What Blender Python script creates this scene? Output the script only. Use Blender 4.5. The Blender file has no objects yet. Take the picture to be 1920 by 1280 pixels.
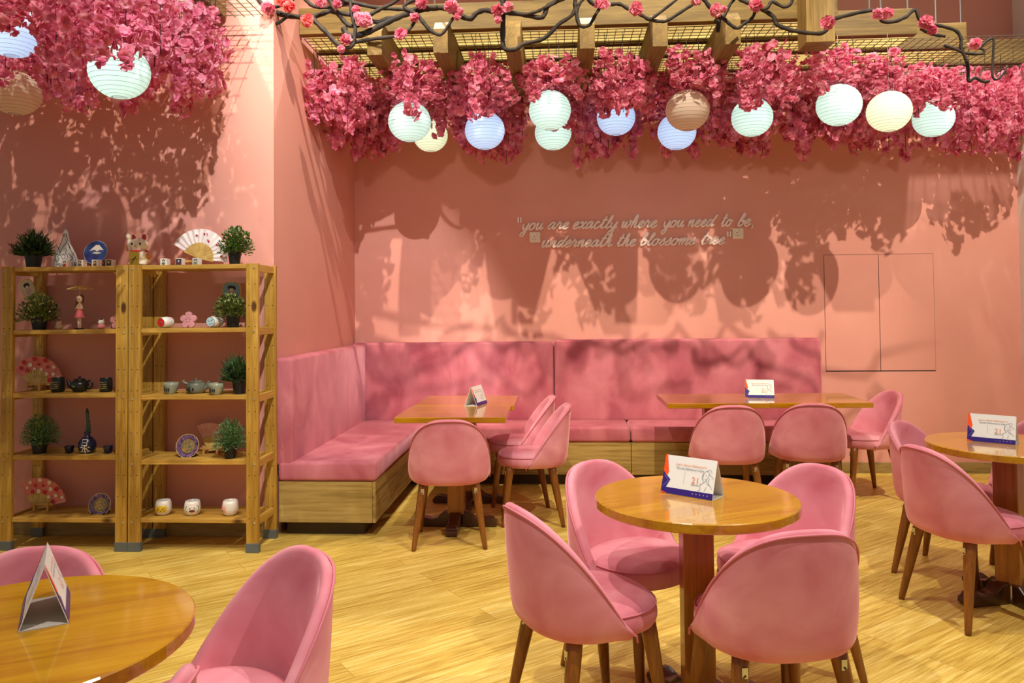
import bpy, bmesh, math, random
from mathutils import Vector, Matrix
C = bpy.context.scene.collection
SC = bpy.context.scene
PI = math.pi
rnd = random.Random(7)

# ------------------------------------------------------------------ camera
FPX, PX, PY = 1442.0, 960.0, 538.0
YAW, PITCH, ROLL, EYE = math.radians(3.5), math.radians(1.6), 0.010, 1.425
_a = Vector((-math.sin(YAW)*math.cos(PITCH), math.cos(YAW)*math.cos(PITCH), math.sin(PITCH)))
_r = Vector((math.cos(YAW), math.sin(YAW), 0))
_u = _r.cross(_a)
_r2 = _r*math.cos(ROLL) - _u*math.sin(ROLL)
_u2 = _r*math.sin(ROLL) + _u*math.cos(ROLL)
cam_data = bpy.data.cameras.new('camera')
cam_data.sensor_width = 36.0
cam_data.lens = FPX/1920*36.0
cam_data.shift_y = -(640-PY)/1920
cam_data.clip_end = 60
cam = bpy.data.objects.new('camera', cam_data)
m3 = Matrix((_r2, _u2, -_a)).transposed()
cam.matrix_world = Matrix.Translation((0, 0, EYE)) @ m3.to_4x4()
C.objects.link(cam)
SC.camera = cam

def at(px, py, Y):
    """Point of the room at depth Y seen at a pixel of the 1920x1280 photograph."""
    d = _a + _r2*((px-PX)/FPX) - _u2*((py-PY)/FPX)
    return Vector((0, 0, EYE)) + d*(Y/d.y)

def on_z(px, py, z):
    d = _a + _r2*((px-PX)/FPX) - _u2*((py-PY)/FPX)
    return Vector((0, 0, EYE)) + d*((z-EYE)/d.z)

# ------------------------------------------------------------------ exposure, world, lights
SC.view_settings.view_transform = 'Standard'
SC.view_settings.look = 'None'
SC.view_settings.gamma = 1.0
SC.view_settings.use_curve_mapping = False
SC.view_settings.exposure = 0.0

def srgb(r, g, b):
    f = lambda c: (c/255/12.92) if c/255 <= 0.04045 else ((c/255+0.055)/1.055)**2.4
    return (f(r), f(g), f(b), 1.0)

world = bpy.data.worlds.new('room_ambience')
SC.world = world
world.use_nodes = True
bg = world.node_tree.nodes['Background']
bg.inputs[0].default_value = (1.0, 0.89, 0.83, 1)
bg.inputs[1].default_value = 0.25

def spot(loc, target, watts, deg, blend=0.3, col=(1, 0.86, 0.68), radius=0.025):
    l = bpy.data.lights.new('ceiling_or_fill_spot', 'SPOT')
    l.energy = watts; l.spot_size = math.radians(deg); l.spot_blend = blend
    l.color = col; l.shadow_soft_size = radius
    o = bpy.data.objects.new('ceiling_or_fill_spot', l)
    o.location = loc
    o.rotation_euler = (Vector(target)-Vector(loc)).to_track_quat('-Z', 'Y').to_euler()
    C.objects.link(o)

WARM, NEUT = (1, 0.87, 0.70), (1, 0.92, 0.82)
# downlights over the room, thrown at the walls and the seating
spot((-1.1, 3.25, 5.2), (-1.1, 6.75, 1.4), 740, 50, 0.5, WARM, 0.02)
spot((0.8, 3.15, 5.2), (0.8, 6.75, 1.4), 740, 50, 0.5, WARM, 0.02)
spot((2.8, 3.25, 5.2), (2.8, 6.75, 1.4), 740, 50, 0.5, WARM, 0.02)
spot((-2.8, 2.0, 5.2), (-2.6, 4.8, 1.8), 420, 50, 0.5, WARM, 0.02)
spot((-0.5, 1.4, 4.9), (-1.7, 4.8, 2.2), 720, 36, 0.4, (1, 0.97, 0.95), 0.02)
# two wide soft fill lights, added to brighten the shadowed wall under the blossoms
spot((-0.6, -1.2, 3.3), (-0.5, 6.75, 2.1), 210, 32, 0.9, (1, 0.88, 0.80), 0.15)
spot((2.0, -1.2, 3.3), (2.2, 6.75, 2.1), 210, 32, 0.9, (1, 0.88, 0.80), 0.15)
spot((-0.6, 3.2, 4.9), (-0.6, 3.0, 0), 290, 72, 0.5, NEUT)
spot((1.2, 3.3, 4.9), (1.1, 3.0, 0), 290, 72, 0.5, NEUT)
spot((-0.7, 0.6, 4.9), (-0.9, 2.0, 0), 360, 62, 0.5, NEUT)
spot((2.5, 1.5, 4.9), (0.8, 2.9, 0.2), 420, 56, 0.5, NEUT)
spot((-1.1, 5.85, 4.7), (-1.1, 5.85, 2.5), 190, 84, 0.5, NEUT)
spot((0.4, 5.85, 4.7), (0.4, 5.85, 2.5), 190, 84, 0.5, NEUT)
spot((1.9, 5.85, 4.7), (1.9, 5.85, 2.5), 190, 84, 0.5, NEUT)
spot((3.2, 5.85, 4.7), (3.2, 5.85, 2.5), 190, 84, 0.5, NEUT)
spot((-2.6, 4.0, 4.6), (-2.5, 4.1, 2.5), 150, 110, 0.5, NEUT)

# ------------------------------------------------------------------ materials
def new_mat(name):
    m = bpy.data.materials.new(name); m.use_nodes = True
    nt = m.node_tree
    return m, nt, nt.nodes['Principled BSDF']

def N(nt, t, **kw):
    n = nt.nodes.new(t)
    for k, v in kw.items():
        if k in n.inputs: n.inputs[k].default_value = v
        else: setattr(n, k, v)
    return n

def plain(name, col, rough=0.5, metal=0.0, coat=0.0, spec=0.5):
    m, nt, p = new_mat(name)
    p.inputs['Base Color'].default_value = col
    p.inputs['Roughness'].default_value = rough
    p.inputs['Metallic'].default_value = metal
    p.inputs['Coat Weight'].default_value = coat
    p.inputs['Specular IOR Level'].default_value = spec
    return m

def ramp(nt, stops):
    r = nt.nodes.new('ShaderNodeValToRGB')
    e = r.color_ramp.elements
    while len(e) > 1: e.remove(e[-1])
    e[0].position, e[0].color = stops[0]
    for pos, c in stops[1:]:
        k = e.new(pos); k.color = c
    return r

def noisy(name, c1, c2, scale=4, rough=0.7, stretch=(1, 1, 1), detail=4, dist=0.0, bump=0.0, lo=0.35, hi=0.65,
          coat=0.0, sheen=0.0, sheen_tint=None, spec=0.5, coat_rough=0.1):
    m, nt, p = new_mat(name)
    tc = N(nt, 'ShaderNodeTexCoord'); mp = N(nt, 'ShaderNodeMapping')
    mp.inputs['Scale'].default_value = stretch
    no = N(nt, 'ShaderNodeTexNoise', Scale=scale, Detail=detail, Distortion=dist)
    rp = ramp(nt, [(lo, c1), (hi, c2)])
    L = nt.links.new
    L(tc.outputs['Object'], mp.inputs['Vector']); L(mp.outputs[0], no.inputs['Vector'])
    L(no.outputs['Fac'], rp.inputs[0]); L(rp.outputs[0], p.inputs['Base Color'])
    p.inputs['Roughness'].default_value = rough
    p.inputs['Coat Weight'].default_value = coat
    p.inputs['Coat Roughness'].default_value = coat_rough
    p.inputs['Specular IOR Level'].default_value = spec
    if sheen:
        p.inputs['Sheen Weight'].default_value = sheen
        p.inputs['Sheen Roughness'].default_value = 0.35
        p.inputs['Sheen Tint'].default_value = sheen_tint
    if bump:
        b = N(nt, 'ShaderNodeBump', Strength=bump, Distance=0.01)
        L(no.outputs['Fac'], b.inputs['Height']); L(b.outputs[0], p.inputs['Normal'])
    return m

def wood(name, c1, c2, c3, axis='X', scale=9.0, rough=0.5, coat=0.0, stretch=14.0, knots=0.0, spec=0.4, coat_rough=0.12):
    """Grain running along one object axis: stretched noise drives growth-ring bands, a finer noise the pores."""
    m, nt, p = new_mat(name)
    L = nt.links.new
    tc = N(nt, 'ShaderNodeTexCoord'); mp = N(nt, 'ShaderNodeMapping')
    s = [stretch]*3; s['XYZ'.index(axis)] = 0.7
    mp.inputs['Scale'].default_value = s
    n1 = N(nt, 'ShaderNodeTexNoise', Scale=scale*0.10, Detail=2, Distortion=0.3)
    n2 = N(nt, 'ShaderNodeTexNoise', Scale=scale, Detail=6, Roughness=0.65)
    L(tc.outputs['Object'], mp.inputs['Vector'])
    L(mp.outputs[0], n1.inputs['Vector']); L(mp.outputs[0], n2.inputs['Vector'])
    mu = N(nt, 'ShaderNodeMath', operation='MULTIPLY'); mu.inputs[1].default_value = 4.0
    sn = N(nt, 'ShaderNodeMath', operation='SINE')
    L(n1.outputs['Fac'], mu.inputs[0])
    m2 = N(nt, 'ShaderNodeMath', operation='MULTIPLY'); m2.inputs[1].default_value = 6.28
    L(mu.outputs[0], m2.inputs[0]); L(m2.outputs[0], sn.inputs[0])
    ma = N(nt, 'ShaderNodeMath', operation='MULTIPLY_ADD'); ma.inputs[1].default_value = 0.09; ma.inputs[2].default_value = 0.0
    L(sn.outputs[0], ma.inputs[0])
    ad = N(nt, 'ShaderNodeMath', operation='ADD')
    L(ma.outputs[0], ad.inputs[0]); L(n2.outputs['Fac'], ad.inputs[1])
    rp = ramp(nt, [(0.28, c1), (0.52, c2), (0.78, c3)])
    L(ad.outputs[0], rp.inputs[0])
    col = rp.outputs[0]
    if knots:
        vo = N(nt, 'ShaderNodeTexVoronoi', Scale=knots)
        mp2 = N(nt, 'ShaderNodeMapping'); s2 = [1.6]*3; s2['XYZ'.index(axis)] = 0.75
        mp2.inputs['Scale'].default_value = s2
        L(tc.outputs['Object'], mp2.inputs['Vector']); L(mp2.outputs[0], vo.inputs['Vector'])
        kr = ramp(nt, [(0.07, (1, 1, 1, 1)), (0.12, (0, 0, 0, 1))])
        L(vo.outputs['Distance'], kr.inputs[0])
        mx = N(nt, 'ShaderNodeMix', data_type='RGBA')
        L(kr.outputs[0], mx.inputs[0]); L(col, mx.inputs[6]); mx.inputs[7].default_value = srgb(88, 52, 22)
        col = mx.outputs[2]
    L(col, p.inputs['Base Color'])
    p.inputs['Roughness'].default_value = rough
    p.inputs['Coat Weight'].default_value = coat
    p.inputs['Coat Roughness'].default_value = coat_rough
    p.inputs['Specular IOR Level'].default_value = spec
    return m

def floor_material():
    m, nt, p = new_mat('oak_plank_floor')
    L = nt.links.new
    tc = N(nt, 'ShaderNodeTexCoord'); mp = N(nt, 'ShaderNodeMapping')
    mp.inputs['Rotation'].default_value = (0, 0, -math.radians(38))
    br = N(nt, 'ShaderNodeTexBrick', offset=0.37, Scale=1.0)
    br.inputs['Color1'].default_value = (0, 0, 0, 1); br.inputs['Color2'].default_value = (1, 1, 1, 1)
    br.inputs['Mortar'].default_value = (0.5, 0.5, 0.5, 1)
    br.inputs['Mortar Size'].default_value = 0.0012
    br.inputs['Brick Width'].default_value = 1.2; br.inputs['Row Height'].default_value = 0.15
    L(tc.outputs['Object'], mp.inputs['Vector']); L(mp.outputs[0], br.inputs['Vector'])
    # shift the grain plank by plank
    off = N(nt, 'ShaderNodeVectorMath', operation='MULTIPLY_ADD')
    off.inputs[1].default_value = (9.0, 5.0, 7.0)
    L(br.outputs['Color'], off.inputs[0]); L(mp.outputs[0], off.inputs[2])
    sc = N(nt, 'ShaderNodeVectorMath', operation='MULTIPLY'); sc.inputs[1].default_value = (0.55, 9.0, 1.0)
    L(off.outputs[0], sc.inputs[0])
    n1 = N(nt, 'ShaderNodeTexNoise', Scale=1.3, Detail=2.5, Distortion=0.9)
    n2 = N(nt, 'ShaderNodeTexNoise', Scale=6.0, Detail=7, Roughness=0.7)
    L(sc.outputs[0], n1.inputs['Vector']); L(sc.outputs[0], n2.inputs['Vector'])
    k = N(nt, 'ShaderNodeMath', operation='MULTIPLY'); k.inputs[1].default_value = 60.0
    L(n1.outputs['Fac'], k.inputs[0])
    sn = N(nt, 'ShaderNodeMath', operation='SINE'); L(k.outputs[0], sn.inputs[0])
    ma = N(nt, 'ShaderNodeMath', operation='MULTIPLY_ADD'); ma.inputs[1].default_value = 0.06
    L(sn.outputs[0], ma.inputs[0]); L(n2.outputs['Fac'], ma.inputs[2])
    ad = N(nt, 'ShaderNodeMath', operation='MULTIPLY_ADD'); ad.inputs[1].default_value = 0.14
    bw = N(nt, 'ShaderNodeRGBToBW'); L(br.outputs['Color'], bw.inputs[0])
    L(bw.outputs[0], ad.inputs[0]); L(ma.outputs[0], ad.inputs[2])
    rp = ramp(nt, [(0.30, srgb(160, 120, 46)), (0.50, srgb(200, 166, 72)), (0.66, srgb(220, 190, 96)), (0.85, srgb(238, 218, 142))])
    L(ad.outputs[0], rp.inputs[0])
    mx = N(nt, 'ShaderNodeMix', data_type='RGBA', blend_type='MULTIPLY')
    L(br.outputs['Fac'], mx.inputs[0]); L(rp.outputs[0], mx.inputs[6]); mx.inputs[7].default_value = (0.55, 0.45, 0.3, 1)
    L(mx.outputs[2], p.inputs['Base Color'])
    p.inputs['Roughness'].default_value = 0.42
    p.inputs['Specular IOR Level'].default_value = 0.35
    return m

M = {}
M['floor'] = floor_material()
M['wall'] = noisy('salmon_wall_paint', srgb(216, 150, 134), srgb(222, 158, 142), scale=1.5, rough=0.75, bump=0.02)
M['wall_white'] = plain('offwhite_wall_paint', srgb(222, 214, 206), 0.7)
M['skirting'] = wood('skirting_wood', srgb(120, 98, 52), srgb(150, 126, 74), srgb(170, 146, 92), 'X', rough=0.5)
M['gap'] = plain('dark_joint', srgb(26, 24, 30), 0.9)
M['door_paint'] = noisy('salmon_cabinet_paint', srgb(216, 150, 134), srgb(222, 158, 142), scale=1.5, rough=0.7)
M['pine_z'] = wood('pine_post', srgb(156, 114, 38), srgb(186, 143, 56), srgb(206, 167, 84), 'Z', knots=3.6, scale=8, rough=0.45)
M['pine_x'] = wood('pine_board', srgb(168, 124, 46), srgb(196, 153, 66), srgb(214, 176, 94), 'X', knots=3.0, scale=8, rough=0.42)
M['pine_y'] = wood('pine_rail', srgb(168, 124, 46), srgb(194, 152, 64), srgb(212, 174, 92), 'Y', knots=3.0, scale=8, rough=0.45)
M['beam'] = wood('pergola_timber', srgb(94, 74, 30), srgb(122, 99, 46), srgb(146, 120, 62), 'X', scale=5, rough=0.6)
M['beam_y'] = wood('pergola_timber_across', srgb(104, 80, 34), srgb(132, 106, 50), srgb(154, 126, 66), 'Y', scale=5, rough=0.6)
M['bench_wood'] = wood('rustic_oak_panel', srgb(126, 100, 46), srgb(170, 142, 78), srgb(190, 164, 98), 'X', scale=4, rough=0.55)
M['bench_wood_y'] = wood('rustic_oak_panel_side', srgb(126, 100, 46), srgb(170, 142, 78), srgb(190, 164, 98), 'Y', scale=4, rough=0.55)
M['top'] = wood('honey_table_lacquer', srgb(170, 112, 6), srgb(190, 136, 12), srgb(204, 154, 26), 'X', scale=6, rough=0.25, coat=1.0, stretch=9, coat_rough=0.07)
M['column'] = wood('honey_table_column', srgb(140, 82, 22), srgb(162, 100, 30), srgb(180, 116, 42), 'Z', scale=6, rough=0.35, coat=0.4)
M['foot'] = plain('dark_stained_foot', srgb(70, 36, 16), 0.35, coat=0.4)
M['leg'] = wood('walnut_leg', srgb(108, 62, 16), srgb(134, 80, 24), srgb(152, 94, 34), 'Z', scale=8, rough=0.4, coat=0.25)
M['velvet'] = noisy('pink_velvet', srgb(200, 106, 122), srgb(236, 166, 176), scale=3.6, rough=0.85, dist=0.6, lo=0.3, hi=0.7,
                    sheen=0.8, sheen_tint=srgb(255, 200, 205), spec=0.15, bump=0.03)
M['bench_velvet'] = noisy('rose_velvet', srgb(172, 84, 98), srgb(214, 134, 142), scale=3.0, rough=0.85, dist=0.5, stretch=(1.3, 1.3, 0.8), lo=0.3, hi=0.7,
                          sheen=0.8, sheen_tint=srgb(255, 190, 200), spec=0.15, bump=0.03)
M['piping'] = plain('dusky_piping', srgb(206, 118, 132), 0.8)
M['metal'] = plain('zinc_metal', srgb(200, 200, 196), 0.3, 0.9)
M['black'] = plain('black_plastic', srgb(22, 22, 22), 0.5)
M['grey_plastic'] = plain('grey_plastic_shoe', srgb(96, 104, 104), 0.6)
M['white'] = plain('white_card', srgb(238, 240, 236), 0.35)
M['card_back'] = plain('grey_card', srgb(198, 192, 182), 0.6)
M['purple'] = plain('purple_print', srgb(52, 28, 124), 0.35)
M['purple_light'] = plain('lilac_print', srgb(150, 150, 214), 0.4)
M['orange'] = plain('orange_print', srgb(250, 90, 22), 0.35)
M['ink_orange'] = plain('orange_ink', srgb(226, 140, 92), 0.5)
M['ink_blue'] = plain('slate_ink', srgb(104, 116, 134), 0.5)
M['ink'] = plain('black_ink', srgb(24, 18, 28), 0.5)
M['letter'] = plain('brushed_letter_acrylic', srgb(240, 222, 212), 0.35, spec=0.6)
M['socket'] = plain('cream_socket_plastic', srgb(226, 212, 186), 0.4)
M['wire'] = plain('dark_string', srgb(40, 28, 24), 0.8)
M['mesh'] = plain('mesh_wire', srgb(120, 112, 90), 0.4, 0.7)
M['bark'] = noisy('dark_bark', srgb(24, 18, 12), srgb(56, 45, 32), scale=14, rough=0.75, stretch=(1, 1, 1), bump=0.3)

def petal_material(name, c1, c2, c3):
    m = bpy.data.materials.new(name); m.use_nodes = True
    nt = m.node_tree; nt.nodes.clear(); L = nt.links.new
    out = N(nt, 'ShaderNodeOutputMaterial')
    df = N(nt, 'ShaderNodeBsdfDiffuse'); tl = N(nt, 'ShaderNodeBsdfTranslucent'); mx = N(nt, 'ShaderNodeMixShader', Fac=0.42)
    tc = N(nt, 'ShaderNodeTexCoord'); oi = N(nt, 'ShaderNodeObjectInfo')
    ad = N(nt, 'ShaderNodeVectorMath', operation='ADD')
    no = N(nt, 'ShaderNodeTexNoise', Scale=16, Detail=2)
    L(tc.outputs['Object'], ad.inputs[0]); L(oi.outputs['Random'], ad.inputs[1]); L(ad.outputs[0], no.inputs['Vector'])
    rp = ramp(nt, [(0.32, c1), (0.5, c2), (0.68, c3)])
    L(no.outputs['Fac'], rp.inputs[0])
    for s in (df, tl): L(rp.outputs[0], s.inputs['Color'])
    L(df.outputs[0], mx.inputs[1]); L(tl.outputs[0], mx.inputs[2]); L(mx.outputs[0], out.inputs[0])
    return m
M['petal'] = petal_material('silk_petal', srgb(206, 96, 128), srgb(232, 136, 164), srgb(248, 186, 204))
M['petal_pale'] = petal_material('pale_silk_petal', srgb(238, 130, 160), srgb(248, 168, 190), srgb(253, 200, 214))
M['petal_rose'] = petal_material('rose_silk_petal', srgb(214, 96, 124), srgb(234, 136, 158), srgb(248, 180, 194))
M['petal_coral'] = petal_material('coral_silk_petal', srgb(236, 96, 96), srgb(246, 132, 128), srgb(252, 176, 170))

def paper_material(name, col, emit=0.0):
    m = bpy.data.materials.new(name); m.use_nodes = True
    nt = m.node_tree; nt.nodes.clear(); L = nt.links.new
    out = N(nt, 'ShaderNodeOutputMaterial')
    df = N(nt, 'ShaderNodeBsdfDiffuse'); tl = N(nt, 'ShaderNodeBsdfTranslucent'); mx = N(nt, 'ShaderNodeMixShader', Fac=0.55)
    df.inputs['Color'].default_value = col; tl.inputs['Color'].default_value = col
    L(df.outputs[0], mx.inputs[1]); L(tl.outputs[0], mx.inputs[2]); L(mx.outputs[0], out.inputs[0])
    return m
M['paper_mint'] = paper_material('mint_white_paper', srgb(226, 246, 240))
M['paper_blue'] = paper_material('blue_white_paper', srgb(214, 230, 250))
M['paper_cream'] = paper_material('cream_paper', srgb(234, 240, 220))
M['paper_tan'] = paper_material('unlit_tan_paper', srgb(246, 230, 210))
M['reed'] = paper_material('pale_reed_mat', srgb(240, 230, 186))
M['rib'] = plain('lantern_wire', srgb(150, 160, 160), 0.6)

# ------------------------------------------------------------------ mesh builder
class MB:
    def __init__(self): self.v, self.f, self.mi = [], [], []
    def add(self, verts, faces, mi=0, mat=None):
        n = len(self.v)
        self.v += [(mat @ Vector(p)) if mat else Vector(p) for p in verts]
        self.f += [tuple(n+i for i in f) for f in faces]
        self.mi += [mi]*len(faces)
        return self
    def box(self, x0, x1, y0, y1, z0, z1, mi=0, mat=None):
        v = [(x0, y0, z0), (x1, y0, z0), (x1, y1, z0), (x0, y1, z0), (x0, y0, z1), (x1, y0, z1), (x1, y1, z1), (x0, y1, z1)]
        return self.add(v, [(0, 3, 2, 1), (4, 5, 6, 7), (0, 1, 5, 4), (1, 2, 6, 5), (2, 3, 7, 6), (3, 0, 4, 7)], mi, mat)
    def prism(self, poly, z0, z1, mi=0, mat=None):
        """Outline in local x,y pushed from z0 to z1."""
        n = len(poly)
        v = [(p[0], p[1], z0) for p in poly] + [(p[0], p[1], z1) for p in poly]
        f = [tuple(range(n-1, -1, -1)), tuple(range(n, 2*n))] + [(i, (i+1) % n, n+(i+1) % n, n+i) for i in range(n)]
        return self.add(v, f, mi, mat)
    def lathe(self, prof, n=24, mi=0, mat=None, sx=1, sy=1):
        v, f = [], []
        for r, z in prof:
            for k in range(n):
                a = 2*PI*k/n; v.append((r*math.cos(a)*sx, r*math.sin(a)*sy, z))
        for j in range(len(prof)-1):
            for k in range(n):
                k2 = (k+1) % n
                f.append((j*n+k, j*n+k2, (j+1)*n+k2, (j+1)*n+k))
        if prof[0][0] > 1e-6: f.append(tuple(range(n-1, -1, -1)))
        if prof[-1][0] > 1e-6: f.append(tuple((len(prof)-1)*n+k for k in range(n)))
        return self.add(v, f, mi, mat)
    def tube(self, pts, r, n=6, mi=0, mat=None, flat=1.0, up=None, closed=False):
        pts = [Vector(p) for p in pts]
        m = len(pts)
        rr = r if isinstance(r, (list, tuple)) else [r]*m
        v, f = [], []
        prev = None
        for i, p in enumerate(pts):
            if closed: t = pts[(i+1) % m]-pts[i-1]
            else: t = pts[min(i+1, m-1)]-pts[max(i-1, 0)]
            if t.length < 1e-9: t = Vector((0, 0, 1))
            t.normalize()
            if up is not None: b = Vector(up)
            else:
                if prev is None: prev = Vector((0, 0, 1)) if abs(t.z) < 0.9 else Vector((1, 0, 0))
                b = prev - t*prev.dot(t)
                if b.length < 1e-6: b = t.orthogonal()
                b.normalize(); prev = b
            c = t.cross(b)
            if c.length < 1e-6: c = t.orthogonal()
            c.normalize()
            for k in range(n):
                a = 2*PI*k/n
                v.append(p + c*(rr[i]*math.cos(a)) + b*(rr[i]*flat*math.sin(a)))
        for i in range(m if closed else m-1):
            i2 = (i+1) % m
            for k in range(n):
                k2 = (k+1) % n
                f.append((i*n+k, i*n+k2, i2*n+k2, i2*n+k))
        if not closed:
            f.append(tuple(range(n-1, -1, -1))); f.append(tuple((m-1)*n+k for k in range(n)))
        return self.add(v, f, mi, mat)
    def ball(self, c, r, mi=0, nu=12, nv=8, mat=None):
        rx, ry, rz = r if isinstance(r, (tuple, list)) else (r, r, r)
        v = [(c[0], c[1], c[2]-rz)]; f = []
        for j in range(1, nv):
            ph = -PI/2 + PI*j/nv
            for k in range(nu):
                a = 2*PI*k/nu
                v.append((c[0]+rx*math.cos(ph)*math.cos(a), c[1]+ry*math.cos(ph)*math.sin(a), c[2]+rz*math.sin(ph)))
        v.append((c[0], c[1], c[2]+rz)); L = len(v)-1
        for k in range(nu):
            f.append((0, 1+(k+1) % nu, 1+k)); b = 1+(nv-2)*nu
            f.append((L, b+k, b+(k+1) % nu))
        for j in range(nv-2):
            for k in range(nu):
                a0 = 1+j*nu
                f.append((a0+k, a0+(k+1) % nu, a0+nu+(k+1) % nu, a0+nu+k))
        return self.add(v, f, mi, mat)
    def build(self, name, mats, parent=None, smooth=None, bevel=0.0, subsurf=0, loc=None, remesh=0.0, segs=2):
        me = bpy.data.meshes.new(name)
        me.from_pydata([tuple(p) for p in self.v], [], self.f)
        for m in (mats if isinstance(mats, (list, tuple)) else [mats]): me.materials.append(m)
        if any(self.mi): me.polygons.foreach_set('material_index', self.mi)
        if smooth is not None:
            if smooth is True: me.polygons.foreach_set('use_smooth', [True]*len(me.polygons))
            else: me.shade_smooth() if False else None
        me.update()
        o = bpy.data.objects.new(name, me); C.objects.link(o)
        if parent: o.parent = parent
        if loc is not None: o.location = loc
        if remesh:
            r = o.modifiers.new('remesh', 'REMESH'); r.mode = 'VOXEL'; r.voxel_size = remesh; r.use_smooth_shade = True
            s = o.modifiers.new('smooth', 'SMOOTH'); s.factor = 0.5; s.iterations = 4
        if bevel:
            b = o.modifiers.new('bevel', 'BEVEL'); b.width = bevel; b.segments = segs; b.limit_method = 'ANGLE'; b.angle_limit = math.radians(40)
            b.harden_normals = False
        if subsurf:
            s = o.modifiers.new('subdivision', 'SUBSURF'); s.levels = subsurf; s.render_levels = subsurf
        return o

def tag(o, label=None, cat=None, group=None, kind=None):
    if label: o['label'] = label
    if cat: o['category'] = cat
    if group: o['group'] = group
    if kind: o['kind'] = kind
    return o

def empty(name, loc, rz=0.0, label=None, cat=None, group=None):
    o = bpy.data.objects.new(name, None); C.objects.link(o)
    o.empty_display_size = 0.05
    o.location = loc; o.rotation_euler = (0, 0, rz)
    return tag(o, label, cat, group)

KIDS = {}
def children(o): return [c for c in C.objects if c.parent == o]
def copy_tree(o, parent=None):
    c = o.copy(); C.objects.link(c)
    if parent: c.parent = parent
    for ch in children(o): copy_tree(ch, c)
    return c

def catmull(pts, k=6, closed=False):
    pts = [Vector(p) for p in pts]
    if len(pts) < 3: return pts
    out = []; n = len(pts)
    rng = range(n) if closed else range(n-1)
    for i in rng:
        p1, p2 = pts[i], pts[(i+1) % n]
        p0 = pts[i-1] if (closed or i > 0) else p1*2-p2
        p3 = pts[(i+2) % n] if (closed or i+2 < n) else p2*2-p1
        for j in range(k):
            t = j/k
            out.append(0.5*((2*p1)+(p2-p0)*t+(2*p0-5*p1+4*p2-p3)*t*t+(3*p1-p0-3*p2+p3)*t**3))
    if not closed: out.append(pts[-1])
    return out

def text_geo(s, size, align='LEFT'):
    """Outline of a word as flat vertices and faces in x,y."""
    cu = bpy.data.curves.new('lettering', 'FONT'); cu.body = s; cu.size = size; cu.align_x = align
    cu.resolution_u = 2
    o = bpy.data.objects.new('lettering', cu); C.objects.link(o)
    bpy.context.view_layer.update()
    me = o.evaluated_get(bpy.context.evaluated_depsgraph_get()).to_mesh()
    v = [tuple(p.co) for p in me.vertices]; f = [tuple(p.vertices) for p in me.polygons]
    o.evaluated_get(bpy.context.evaluated_depsgraph_get()).to_mesh_clear()
    bpy.data.objects.remove(o); bpy.data.curves.remove(cu)
    return v, f

# ------------------------------------------------------------------ the room
YB, YL, XR, XRET, HT = 6.75, 4.80, 3.89, -1.815, 5.3     # back wall, left wall, right wall, return wall, height
tag(MB().box(-5.2, XR+0.15, -2.5, YB+0.15, -0.1, 0).build('floor', M['floor']), kind='structure')
tag(MB().box(XRET-0.12, XR+0.15, YB, YB+0.15, 0, HT).build('wall_back', M['wall']), kind='structure')
tag(MB().box(-5.2, XRET, YL, YL+0.12, 0, HT).build('wall_left', M['wall']), kind='structure')
tag(MB().box(XRET-0.12, XRET, YL+0.12, YB, 0, HT).build('wall_return', M['wall']), kind='structure')
tag(MB().box(XR, XR+0.15, 2.0, YB, 0, HT).build('wall_right', M['wall_white']), kind='structure')
tag(MB().box(2.23, XR, YB-0.014, YB, 0, 0.09).build('baseboard_back', M['skirting'], bevel=0.004), kind='structure')
bl = MB().box(-5.2, XRET+0.012, YL-0.014, YL, 0, 0.09).box(XRET, XRET+0.012, YL-0.014, YL+0.05, 0, 0.09)
tag(bl.build('baseboard_left', M['skirting'], bevel=0.004), kind='structure')
d1 = MB().box(XR-0.03, XR, 5.25, 5.33, 0, 2.2).box(XR-0.03, XR, 6.42, 6.5, 0, 2.2).box(XR-0.03, XR, 5.25, 6.5, 2.2, 2.29)
d1.box(XR-0.012, XR, 5.33, 6.42, 0, 2.2)
tag(d1.build('door_1', plain('white_door_paint', srgb(232, 228, 216), 0.5), bevel=0.004), kind='structure')

# flush cabinet in the back wall
a, b, c_, d_ = at(1544, 478, YB), at(1749, 476, YB), at(1550, 695, YB), at(1754, 694.5, YB)
cx0, cx1, cz0, cz1 = (a.x+c_.x)/2, (b.x+d_.x)/2, (c_.z+d_.z)/2, (a.z+b.z)/2
cab = empty('wall_cabinet', ((cx0+cx1)/2, YB, cz0), 0, 'flush salmon two-door cabinet set into the back wall', 'cabinet')
hw, hh = (cx1-cx0)/2, cz1-cz0
MB().box(-hw-0.003, hw+0.003, -0.0012, 0.01, -0.006, hh+0.003).build('frame', M['gap'], cab)
for s in (-1, 1):
    x0, x1 = (-hw, -0.0025) if s < 0 else (0.0025, hw)
    MB().box(x0, x1, -0.004, 0, 0.003, hh).build('door', M['door_paint'], cab)

# power sockets
def socket(px, py, label):
    p = at(px, py, YB)
    o = empty('power_socket', p, 0, label, 'socket', 'power sockets below the wall lettering')
    MB().box(-0.048, 0.048, -0.014, 0, -0.048, 0.048).build('plate', M['socket'], o, bevel=0.006)
    h = MB()
    for x, z, w, t in ((-0.006, 0.006, 0.006, 0.010), (-0.017, -0.017, 0.007, 0.005), (0.006, -0.017, 0.007, 0.005), (-0.034, 0.0, 0.004, 0.004), (0.034, 0.0, 0.004, 0.004)):
        h.box(x-w/2, x+w/2, -0.0155, -0.0135, z-t/2, z+t/2)
    h.build('pin_holes', M['ink'], o)
    MB().box(0.008, 0.024, -0.019, -0.013, 0.010, 0.032).build('switch', M['socket'], o, bevel=0.003)
socket(1003, 445, 'square cream power socket under the opening words of the wall lettering')
socket(1383, 438, 'square cream power socket at the end of the lower lettering line')

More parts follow.
